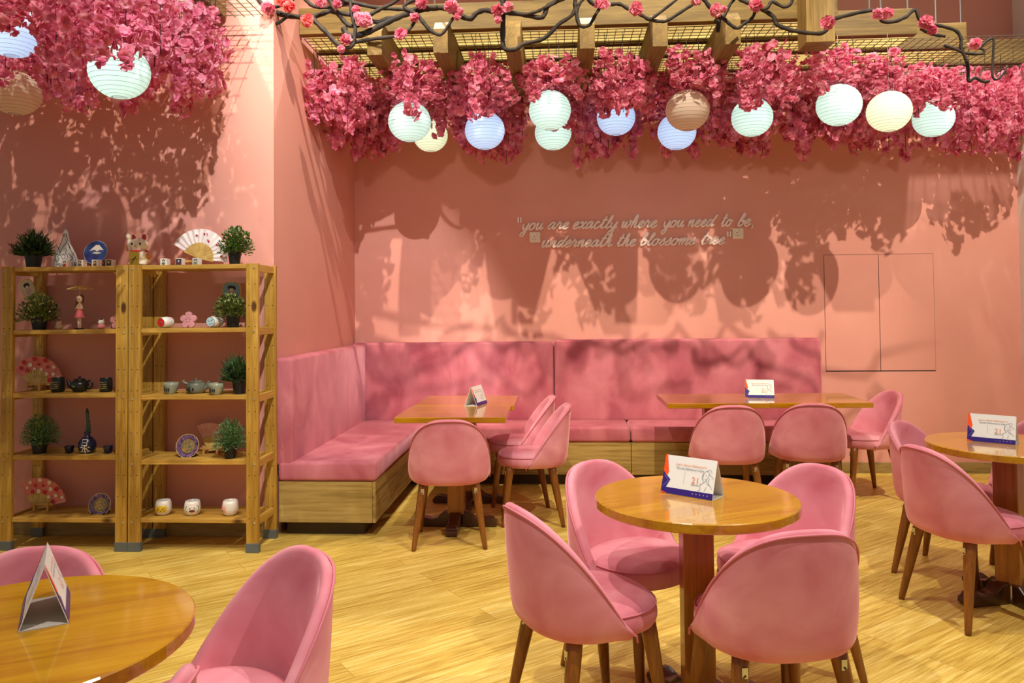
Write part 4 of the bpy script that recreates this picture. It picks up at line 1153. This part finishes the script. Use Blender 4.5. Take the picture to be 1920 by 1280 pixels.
MB().tube([(-7*k, -17.8*k, 4*k), (-2*k, -17.8*k, 10*k), (3*k, -17.8*k, 18*k)], 0.002, n=5).tube([(-8*k, -17.8*k, 10*k), (0, -17.8*k, 14*k), (5*k, -17.8*k, 12*k)], 0.0018, n=5).build('plaque_strokes', M['ink'], cat)
b = MB()
for s in (-1, 1):
    b.ball((s*8*k, -12.3*k, 42*k), (2.1*k, 1.2*k, 2.3*k), 0, 10, 8)
b.ball((0, -14.0*k, 38.5*k), (1.2*k, .8*k, .9*k), 1, 8, 6)
b.tube([(-2.4*k, -13.8*k, 35.5*k), (0, -14.2*k, 36.6*k), (2.4*k, -13.8*k, 35.5*k)], 0.0008, n=5)
b.build('face', [M['ink'], plain('nose_paint', srgb(200, 80, 70), 0.4)], cat)
b = MB(); b.ball((19*k, -2*k, 18*k), (4*k, 7*k, 7*k), 0, 10, 8); b.ball((-22*k, -4*k, 36*k), (2.2*k, 3*k, 7*k), 0, 10, 8)
b.build('orange_patch', plain('orange_patch_paint', srgb(214, 140, 62), 0.35), cat, smooth=True)

doll = empty('parasol_doll', place(149, L2, 4.58), 0, 'girl figurine in a pink dress under a thin wire parasol on the second shelf', 'figurine')
k = 4.58/FPX
M['doll_skin'] = plain('doll_skin', srgb(236, 206, 176), 0.5)
b = MB()
for s in (-1, 1): b.tube([(s*2*k+.5*k, 0, 1.5*k), (s*2.1*k, 0, 12*k), (s*2.4*k, 0, 26*k)], [1.6*k, 1.9*k, 2.4*k], n=10)
b.tube([(0, 0, 24*k), (0, 0, 36*k), (0, 0, 46*k), (0, 0, 52*k)], [4*k, 4*k, 4.4*k, 1.6*k], n=12)
b.ball((.4*k, -.4*k, 59*k), (6*k, 5.6*k, 7*k), 0, 14, 10)
for s in (-1, 1): b.tube([(s*4*k, 0, 48*k), (s*7*k, -2*k, 39*k), (s*2.2*k, -6*k, 42*k)], [1.5*k, 1.3*k, 1.0*k], n=8)
b.build('doll_body', M['doll_skin'], doll, remesh=0.0028)
MB().lathe([(4.3*k, 47*k), (4.9*k, 40*k), (6.5*k, 35*k), (10.5*k, 22.5*k), (9.6*k, 22*k), (4*k, 34*k)], 20, sy=.8).build('dress', plain('pink_doll_dress', srgb(226, 112, 122), 0.6), doll, smooth=True)
blob('hair', [((.6*k, 1.8*k, 61*k), (7*k, 6*k, 7*k)), ((-5.5*k, 1.5*k, 54*k), (3*k, 3.6*k, 10*k)), ((-7*k, 1.5*k, 46*k), (2.6*k, 3*k, 7*k)), ((6*k, 1.5*k, 57*k), (2*k, 3.5*k, 7*k))], plain('brown_doll_hair', srgb(92, 52, 28), 0.5), doll, 0.0028)
b = MB()
for s in (-1, 1): b.ball((.4*k+s*2.2*k, -5.7*k, 58.5*k), (.9*k, .5*k, 1.2*k), 0, 8, 6)
b.build('eyes', M['ink'], doll)
b = MB(); b.tube([(2.2*k, -6*k, 40*k), (1.5*k, -3*k, 60*k), (1*k, 0, 80*k)], 0.0016, n=6)
for i in range(12):
    t = 2*PI*i/12; b.tube([(1*k, 0, 84*k), (1*k+12*k*math.cos(t), 12*k*math.sin(t), 82*k), (1*k+24*k*math.cos(t), 24*k*math.sin(t), 77.5*k)], 0.0012, n=5)
for r_, zz in ((12, 82), (24, 77.5)):
    b.tube([(1*k+r_*k*math.cos(t), r_*k*math.sin(t), zz*k) for t in [2*PI*i/24 for i in range(24)]], 0.0012, n=5, closed=True)
b.build('parasol_frame', M['fan_stick'], doll)
MB().lathe([(9*k, 0), (9.5*k, 1*k), (8*k, 2.4*k), (0, 2.4*k)], 20).build('plinth', M['ink'], doll)

k = 4.57/FPX
f1 = empty('animal_figurine', place(111, L2, 4.57), 0, 'small cream animal figurine left of the parasol doll', 'figurine')
blob('animal_body', [((0, 0, 4.5*k), (8*k, 6.5*k, 5*k)), ((0, -1*k, 11*k), (6*k, 5.5*k, 5.5*k)), ((-3.5*k, 0, 15.5*k), (1.8*k, 1.6*k, 2*k)), ((3.5*k, 0, 15.5*k), (1.8*k, 1.6*k, 2*k))], plain('cream_clay', srgb(226, 196, 150), 0.5), f1, 0.0028)
f2 = empty('kokeshi_figurine', place(190, L2, 4.57), 0, 'small white-headed figurine in a pink robe right of the parasol doll', 'figurine')
blob('figurine_head', [((0, 0, 13*k), (6.2*k, 5.6*k, 5.6*k)), ((-3.4*k, 0, 17.5*k), (1.8*k, 1.6*k, 1.8*k)), ((3.4*k, 0, 17.5*k), (1.8*k, 1.6*k, 1.8*k))], M['porcelain'], f2, 0.0026)
blob('robe', [((0, 0, 4.5*k), (7.8*k, 6.5*k, 5*k)), ((0, 0, 7*k), (6.6*k, 6*k, 4*k))], plain('rose_robe', srgb(214, 130, 136), 0.5), f2, 0.0028)
MB().ball((0.4*k, -1*k, 18.6*k), (2.6*k, 2.4*k, 1.2*k), 0, 10, 6).build('topknot', M['ink'], f2, smooth=True)

# ------------------------------------------------------------------ pergola of timber beams
ZB0, ZB1 = 3.374, 3.562
def beam(x0, x1, y, label, wires):
    o = empty('pergola_beam', ((x0+x1)/2, y, ZB0), 0, label, 'beam', 'long timber beams of the hanging pergola')
    MB().box(-(x1-x0)/2, (x1-x0)/2, 0, 0.07, 0, ZB1-ZB0).build('timber', M['beam'], o, bevel=0.004)
    for wx in wires:
        MB().tube([(wx-(x0+x1)/2, 0.035, ZB1-ZB0-0.01), (wx-(x0+x1)/2, 0.035, HT-ZB0)], 0.006, n=6).build('hanging_rod', M['metal'], o)
beam(-1.81, 1.905, 5.28, 'long timber pergola beam nearest to us with rafter ends below it', (-1.06, -0.85, 0.3))
beam(-1.81, 2.60, 5.66, 'second long timber pergola beam, ending above the lone chair', (2.28, 2.36, 2.55))
beam(-1.81, 3.11, 5.98, 'third long timber pergola beam, ending right of the second', (2.9,))
beam(-1.81, 3.88, 6.40, 'timber pergola beam farthest back, running to the right wall', (3.3,))
names = ('first', 'second', 'third', 'fourth', 'fifth', 'sixth')
for i, px in enumerate((702, 826, 962, 1101, 1238, 1375)):
    x = at(px, 75, 5.05).x
    prof = [(0, 0), (1.42, 0), (1.42, 0.235), (0.075, 0.235), (0, 0.165)]
    T = Matrix(((0, 0, 1, 0), (1, 0, 0, 0), (0, 1, 0, 0), (0, 0, 0, 1)))
    r = MB().prism(prof, -0.05, 0.05, 0, T).build('pergola_rafter', M['beam_y'], None, bevel=0.003, loc=(x, 5.05, 3.133))
    tag(r, f'timber rafter with cut end under the front pergola beam, {names[i]} from the return wall', 'rafter', 'short rafters of the pergola')
x0, x1 = at(1512, 40, 5.08).x, at(1566, 40, 5.08).x
o = MB().box(-(x1-x0)/2, (x1-x0)/2, 0, 0.19, 0, 0.62).build('pergola_post', M['pine_z'] if False else wood('pergola_timber_post', srgb(104, 80, 34), srgb(132, 106, 50), srgb(154, 126, 66), 'Z', scale=5), None, bevel=0.004, loc=((x0+x1)/2, 5.08, 3.14))
tag(o, 'broad upright timber block closing the right end of the front pergola beam', 'post')
# left wall pergola stub
x = at(378, 20, 4.55).x
o = MB().box(-0.06, 0.06, -1.5, 0.22, 0, 0.16).build('pergola_rafter', M['beam_y'], None, bevel=0.004, loc=(x, 4.55, 3.31))
tag(o, 'timber rafter above the blossoms near the left wall', 'rafter')
o = MB().box(-1.3, 0.06, 0, 0.07, 0, 0.19).build('pergola_beam', M['beam'], None, bevel=0.004, loc=(x, 4.35, ZB0+0.1))
tag(o, 'timber beam over the blossom cluster on the left', 'beam')

# wire mesh under the beams that the garlands hang from, with a pale reed mat above
def mesh_panel(x0, x1, y0, y1, z, label, st=0.06, r=0.0022):
    b = MB()
    x = x0
    while x <= x1+1e-6:
        b.box(x-r, x+r, y0, y1, z-r, z+r); x += st
    y = y0
    while y <= y1+1e-6:
        b.box(x0, x1, y-r, y+r, z+r, z+3*r); y += st
    tag(b.build('wire_mesh', M['mesh']), label, 'wire mesh', 'wire mesh panels carrying the blossoms')
mesh_panel(-1.80, 1.90, 5.36, 6.70, 3.366, 'wire mesh grid stretched under the front pergola beams')
mesh_panel(1.96, 3.86, 5.74, 6.70, 3.366, 'wire mesh grid under the right end of the pergola')
mesh_panel(-3.9, -1.84, 3.10, 4.74, 3.30, 'wire mesh grid above the blossom cluster on the left')
for x0, x1, y0, y1, lab in ((-1.79, 1.90, 5.355, 5.655, 'pale reed mat between the first and second pergola beams'),
                            (-1.79, 2.58, 5.735, 5.975, 'pale reed mat between the second and third pergola beams'),
                            (-1.79, 3.08, 6.055, 6.395, 'pale reed mat between the third and farthest pergola beams')):
    tag(MB().box(x0, x1, y0, y1, 3.384, 3.390).build('reed_mat', M['reed']), lab, 'mat')

# ------------------------------------------------------------------ where the lanterns hang
CW, CB, CC = (0.84, 1.0, 0.98), (0.74, 0.88, 1.0), (0.93, 1.0, 0.88)
E0 = 0.75
LANTERNS = (
    (768, 228, 40, 'paper_mint', (E0, CW), 'lit mint paper lantern overlapping a smaller one, first from the return wall'),
    (807, 254, 32.5, 'paper_cream', (E0, CC), 'small lit lantern peeping out behind the first mint one'),
    (909, 245, 37.5, 'paper_blue', (E0, CB), 'lit pale blue lantern between the two overlapping pairs of mint ones'),
    (1031, 207, 39.5, 'paper_mint', (E0, CW), 'lit mint lantern hanging just above another mint one'),
    (1037, 249, 34.5, 'paper_mint', (E0, CW), 'lit mint lantern hanging directly below another mint one'),
    (1155, 220, 36, 'paper_blue', (E0, CB), 'lit blue lantern hanging alone above the quotation wall words'),
    (1269, 247, 36, 'paper_blue', (E0, CB), 'lit pale blue lantern below the unlit tan one'),
    (1289, 207, 40.5, 'paper_tan', None, 'unlit tan paper lantern hanging above a pale blue one'),
    (1410, 220, 38, 'paper_mint', (E0, CW), 'lit mint lantern half covered by blossoms right of the tan one'),
    (1573, 197, 41, 'paper_mint', (E0, CW), 'lit mint lantern above the left door of the wall cabinet'),
    (1667, 209, 40, 'paper_cream', (E0, CC), 'lit greenish cream lantern between two mint ones on the right'),
    (1750, 222, 36.5, 'paper_mint', (E0, CW), 'lit white mint lantern farthest to the right'),
    (22, 58, 52, 'paper_blue', (E0, CB), 'large lit blue lantern cut by the left frame edge'),
    (224, 134, 54, 'paper_mint', (E0, CW), 'large lit mint lantern below the left blossom cluster'),
    (28, 172, 46, 'paper_tan', None, 'unlit tan lantern under the large blue one at the left'))
def lantern_pos(px, py, r_px, dia=0.30):
    d = _a + _r2*((px-PX)/FPX) - _u2*((py-PY)/FPX)
    return Vector((0, 0, EYE)) + d*(FPX*dia/2/r_px)
LPOS, LDIA = [], []
for l in LANTERNS:
    q = lantern_pos(l[0], l[1], l[2])
    dia = 0.30*(min(max(q.y, 5.62), 6.25)/q.y if q.x > -1.8 else 1.0)
    LDIA.append(dia); LPOS.append(lantern_pos(l[0], l[1], l[2], dia))

# ------------------------------------------------------------------ blossom garlands
def flower(b, c, d, r, seed):
    rr = random.Random(seed)
    d = d.normalized()
    u = d.orthogonal().normalized(); w = d.cross(u)
    for layer, (n, rad, lift, ph) in enumerate(((5, r, 0.15, 0.0), (5, r*0.68, 0.62, 0.6))):
        for i in range(n):
            a = 2*PI*i/n + ph + rr.uniform(-.15, .15)
            e = u*math.cos(a)+w*math.sin(a); s = w*math.cos(a)-u*math.sin(a)
            L = rad*rr.uniform(.85, 1.12); up = lift+rr.uniform(-.15, .2)
            base = c; m = c + e*L*0.62 + d*L*0.62*up; t = c + e*L + d*L*(up*0.8+rr.uniform(-.1, .25))
            ww = L*0.50
            b.add([base, m+s*ww, t+s*ww*0.55, t-s*ww*0.55, m-s*ww], [(0, 1, 2, 3, 4)] if False else [(0, 1, 2), (0, 2, 3), (0, 3, 4)])
def garland_mesh(seed, L, spread, nfl):
    rr = random.Random(seed)
    b = MB()
    for i in range(nfl):
        t = (i+rr.random())/nfl
        z = -L*t
        a = rr.uniform(0, 2*PI); q = spread*(0.55+0.6*math.sin(PI*min(1, t*0.8+0.2)))*math.sqrt(rr.random())
        c = Vector((q*math.cos(a), q*math.sin(a), z+rr.uniform(-.02, .02)))
        d = Vector((math.cos(a), math.sin(a), rr.uniform(-0.9, 0.3)))
        flower(b, c, d, rr.uniform(0.027, 0.036), seed*1000+i)
    return b
STR = 0.16
GLEN = (0.40, 0.46, 0.34, 0.52, 0.42, 0.48, 0.38, 0.44)
def make_garland(i):
    L = GLEN[i]
    g = empty('blossom_garland', (0, 0, 0))
    garland_mesh(11+i, L, 0.075, int(L*100)).build('blossoms', M['petal'], g)
    MB().tube([(0, 0, STR), (0.004, 0.003, 0), (-0.004, 0, -L*0.5), (0.002, 0.002, -L)], 0.0022, n=4).build('string', M['wire'], g)
    return g
protos = [make_garland(i) for i in range(8)]
used = [False]*8
gr = random.Random(21)
def garland(x, y, ztop, kind, label, group, sc=1.0):
    L = GLEN[kind]*sc
    for q in LPOS:                       # garlands make room for the lanterns
        if y > q.y+0.20: continue
        if math.hypot(x-q.x, y-q.y) < 0.24 or (abs(x-q.x*y/q.y) < 0.15):
            zmin = EYE+(q.z+gr.uniform(0.0, 0.10)-EYE)*y/q.y
            if math.hypot(x-q.x, y-q.y) < 0.24: zmin = max(zmin, q.z+0.13)
            if ztop-L < zmin:
                L = ztop-zmin
                if L < 0.12: return
    sc = L/GLEN[kind]
    o = protos[kind] if not used[kind] else copy_tree(protos[kind])
    used[kind] = True
    o.location = (x, y, ztop); o.rotation_euler = (0, 0, gr.uniform(0, 6.28)); o.scale = (1, 1, sc)
    tag(o, label, 'garland', group)
GA, GB = 'pink blossom garlands hanging from the pergola mesh', 'pink blossom garlands in the cluster on the left'
LA = 'pink silk blossom garland hanging from the pergola between the paper lanterns'
LBb = 'pink silk blossom garland hanging in the cluster by the left wall'
GAPX = [at(px, 120, 5.4).x for px in (564, 708, 836, 962, 1102, 1238, 1372, 1512, 1640, 1760, 1870)]
for row, (y, top) in enumerate(((5.42, 3.20), (5.58, 3.20), (5.76, 3.18), (5.96, 3.16), (6.16, 3.14), (6.38, 3.12))):
    x = -1.74 + 0.05*(row % 2)
    while x < 3.84:
        jx, jy = gr.uniform(-.03, .03), gr.uniform(-.06, .06)
        limit = 5.36 if x < 1.85 else 5.36+(x-1.85)*0.38
        dg = min(abs(x+jx-g_) for g_ in GAPX)
        keep = 1.0 if dg > 0.07 else (0.0, 0.05, 0.2, 0.75, 0.9, 0.9)[row]
        U = min(1, dg/0.22)
        if y+jy > limit and gr.random() < keep:
            sc = (0.62+0.40*U) if row < 3 else (0.86+0.18*U)
            garland(x+jx, y+jy, top+0.03*U+gr.uniform(-.05, .04), gr.randrange(8), LA, GA, sc)
        x += 0.105
for row, y in enumerate((3.35, 3.6, 3.85, 4.1, 4.35, 4.58)):
    x = -3.75 + 0.05*(row % 2)
    while x < -1.90+0.0*y:
        jx, jy = gr.uniform(-.03, .03), gr.uniform(-.07, .07)
        xl = -1.72 - (y-3.5)*0.30
        if x < xl:
            garland(x+jx, y+jy, 3.03+0.03*row+gr.uniform(-.06, .05), gr.randrange(8), LBb, GB)
        x += 0.135

# ------------------------------------------------------------------ paper lanterns
def lantern(px, py, r_px, paper, lit, label, dia=0.30):
    d = _a + _r2*((px-PX)/FPX) - _u2*((py-PY)/FPX)
    R = dia/2
    p = Vector((0, 0, EYE)) + d*(FPX*R/r_px)
    o = empty('paper_lantern', p, 0, label, 'lantern', 'round paper lanterns under the blossoms')
    b = MB(); n = 15; prof = []
    for i in range(n*2+1):
        ph = -1.32+2.64*i/(n*2)
        rr = R*math.cos(ph)*(1.0 if i % 2 == 0 else 0.992)
        prof.append((rr, R*0.94*math.sin(ph)))
    nn = 36; v = []; f = []
    for rr, z in prof:
        for q in range(nn): v.append((rr*math.cos(2*PI*q/nn), rr*math.sin(2*PI*q/nn), z))
    for j in range(len(prof)-1):
        for q in range(nn): f.append((j*nn+q, j*nn+(q+1) % nn, (j+1)*nn+(q+1) % nn, (j+1)*nn+q))
    b.add(v, f); b.build('paper_shade', M[paper], o, smooth=True)
    b = MB()
    for i in range(0, n*2+1, 2):
        rr, z = prof[i]
        b.tube([((rr+.0004)*math.cos(t), (rr+.0004)*math.sin(t), z) for t in [2*PI*q/32 for q in range(32)]], 0.0009, n=4, closed=True)
    b.build('wire_ribs', M['rib'], o)
    b = MB(); z0 = prof[0][1]; zt = prof[-1][1]; rt = prof[0][0]
    for s in (-1, 1): b.tube([(s*rt, 0, zt), (s*rt*.9, 0, 0), (s*rt, 0, z0)], 0.0025, n=5)
    b.tube([(-rt, 0, zt), (rt, 0, zt)], 0.002, n=5); b.tube([(0, 0, zt), (0, 0, 3.37-p.z)], 0.0022, n=5)
    b.build('wire_stretcher', M['rib'], o)
    if lit:
        MB().lathe([(0, -0.045), (0.02, -0.035), (0.026, -0.012), (0.02, 0.01), (0.012, 0.022), (0.012, 0.045), (0, 0.045)], 12).build('bulb', M['porcelain'], o, smooth=True, loc=(0, 0, 0.06))
        l = bpy.data.lights.new('lantern_bulb_light', 'POINT'); l.energy = lit[0]; l.color = lit[1]; l.shadow_soft_size = 0.03
        q = bpy.data.objects.new('lantern_bulb_light', l); C.objects.link(q); q.parent = o; q.location = (0.0, -0.035, 0.0)
for (px, py, r, pap, lit, lab), dia in zip(LANTERNS, LDIA):
    lantern(px, py, r, pap, lit, lab, dia)

# ------------------------------------------------------------------ artificial cherry branches
tree = empty('cherry_branch', at(980, -60, 4.86), 0, 'dark twisting artificial cherry branches with pink blossoms in front of the pergola', 'branch')
T0 = tree.location.copy()
BR = [
 ([(440, -25), (452, 3), (474, 26), (496, 38), (519, 44), (537, 33), (556, 30)], 8, 4.84), ([(478, -10), (489, 5), (500, 12), (516, 13), (538, 6), (556, -6)], 8, 4.80),
 ([(500, 14), (516, 22), (533, 28), (564, 32), (592, 30), (617, 21), (628, 23), (652, 27), (672, 32), (697, 39)], 11, 4.86), ([(566, -12), (574, 0), (589, 12), (617, 14), (644, 9), (660, 4)], 8, 4.90),
 ([(616, -15), (619, 0), (628, 17), (642, 36), (655, 48), (674, 48), (692, 44)], 10, 4.82), ([(630, -8), (649, 2), (667, 6), (699, 13), (724, 16), (760, 18), (791, 18)], 9, 4.88),
 ([(672, 40), (688, 31), (702, 23), (719, 14), (736, 6), (754, -6)], 9, 4.80), ([(690, 34), (697, 39), (711, 41), (727, 34), (746, 33), (760, 27)], 9, 4.84),
 ([(644, 52), (652, 65), (667, 67), (688, 61), (714, 48), (738, 36), (760, 27), (791, 18), (808, 16), (833, 15), (856, 24), (866, 31), (883, 35), (893, 25), (910, 19), (927, 23), (943, 23), (979, 27), (1010, 33), (1020, 29), (1027, 12), (1041, 4), (1064, -6)], 12, 4.82),
 ([(586, 30), (592, 41), (613, 62), (630, 80), (646, 90), (660, 86), (664, 75), (666, 52), (660, 30), (655, -10)], 9, 4.78), ([(660, 82), (666, 79), (699, 73), (744, 67), (766, 56), (777, 42), (785, 31)], 8, 4.80),
 ([(770, 20), (785, 31), (797, 46), (808, 58), (825, 65), (837, 54), (847, 38), (856, 27)], 8, 4.78), ([(820, 15), (790, 14), (770, 20), (758, 12), (772, 2), (800, -6)], 9, 4.80),
 ([(979, 27), (985, 27), (1006, 22), (1020, 15), (1037, 7), (1050, -8)], 7, 4.80), ([(943, -15), (943, 0), (943, 42), (943, 83), (950, 93), (968, 92), (981, 83), (1020, 72), (1047, 46), (1075, 25), (1079, -5)], 10, 4.84),
 ([(1078, 6), (1080, 22), (1085, 44), (1093, 50), (1106, 46), (1118, 25), (1127, 12)], 8, 4.84), ([(1081, 22), (1083, 15), (1089, 4), (1099, -6)], 7, 4.84),
 ([(1100, -6), (1108, 4), (1118, 9), (1145, 8), (1163, 8), (1180, 18), (1200, 27), (1219, 37), (1238, 40), (1252, 38), (1282, 19), (1302, 6), (1316, -8)], 8, 4.82), ([(1212, 34), (1219, 36), (1238, 23), (1278, -8)], 7, 4.80),
 ([(1312, -10), (1321, 0), (1334, 17), (1357, 35), (1367, 44), (1382, 53), (1396, 44), (1411, 33), (1417, 17)], 8, 4.82), ([(1340, 40), (1357, 31), (1369, 8), (1384, -8)], 7, 4.86),
 ([(1344, 24), (1347, 42), (1346, 60)], 10, 4.84), ([(1376, -12), (1390, 0), (1409, 8), (1430, 17), (1440, 13), (1448, 3), (1469, 13), (1482, 8), (1488, -8)], 8, 4.82),
 ([(1424, 14), (1430, 18), (1450, 31), (1455, 44), (1469, 52), (1494, 59), (1536, 63), (1551, 54), (1556, 40), (1566, 35), (1603, 25), (1639, 19), (1649, 25), (1655, 40), (1678, 40), (1699, 31), (1716, 18), (1726, 40), (1745, 45), (1770, 50), (1793, 58), (1802, 73), (1802, 90), (1810, 108), (1815, 129), (1816, 152), (1828, 146), (1843, 153), (1855, 152)], 8, 4.86),
 ([(1770, 85), (1791, 92), (1812, 100), (1841, 101), (1845, 94), (1835, 90)], 6, 4.86), ([(1835, 90), (1841, 85), (1862, 72), (1862, 104), (1861, 142), (1870, 149), (1882, 137), (1889, 123)], 5, 4.86), ([(1727, 52), (1737, 59), (1753, 65), (1772, 68)], 8, 4.86),
]
for pts, w, Y in BR:
    P = catmull([at(x, y, Y)-T0 for x, y in pts], 5)
    n = len(P)
    rad = [w*Y/FPX/2*(1.05-0.35*i/(n-1))*(1+0.10*math.sin(i*1.7)) for i in range(n)]
    MB().tube(P, rad, n=8).build('branch', M['bark'], tree, smooth=True)
BL = [(576, 38, 14, 'c'), (683, 37, 17, 'p'), (672, 30, 10, 'p'), (649, 74, 12, 'n'), (502, 15, 14, 'n'), (542, 13, 13, 'c'), (528, 2, 12, 'c'), (600, 4, 12, 'n'), (632, 8, 10, 'n'), (752, 64, 13, 'n'), (777, 33, 10, 'n'), (790, 5, 13, 'n'), (846, 12, 15, 'p'), (862, 21, 8, 'p'), (857, 32, 8, 'p'),
      (933, 20, 13, 'n'), (953, 13, 11, 'p'), (934, 38, 8, 'p'), (1123, 8, 10, 'p'), (1133, 8, 11, 'p'), (1193, 17, 15, 'n'), (1306, 0, 11, 'n'), (1342, 20, 13, 'n'), (1356, 17, 8, 'p'), (1418, 9, 14, 'n'), (1552, 43, 14, 'n'), (1646, 26, 12, 'p'), (1662, 26, 13, 'p'), (1736, 42, 14, 'n'), (1748, 56, 10, 'n'), (1828, 82, 12, 'p'), (640, 92, 9, 'n'), (668, 18, 9, 'n')]
for i, (x, y, r, c) in enumerate(BL):
    Y = 4.76; p = at(x, y, Y)-T0; R = r*Y/FPX
    b = MB(); rr = random.Random(500+i)
    for q in range(9):
        d = Vector((rr.uniform(-1, 1), rr.uniform(-1.2, .6), rr.uniform(-1, 1))).normalized()
        flower(b, p+d*R*0.35, d, R*0.78, 7000+i*20+q)
    b.build('blossom', M[{'c': 'petal_coral', 'p': 'petal_pale', 'n': 'petal_rose'}[c]], tree)
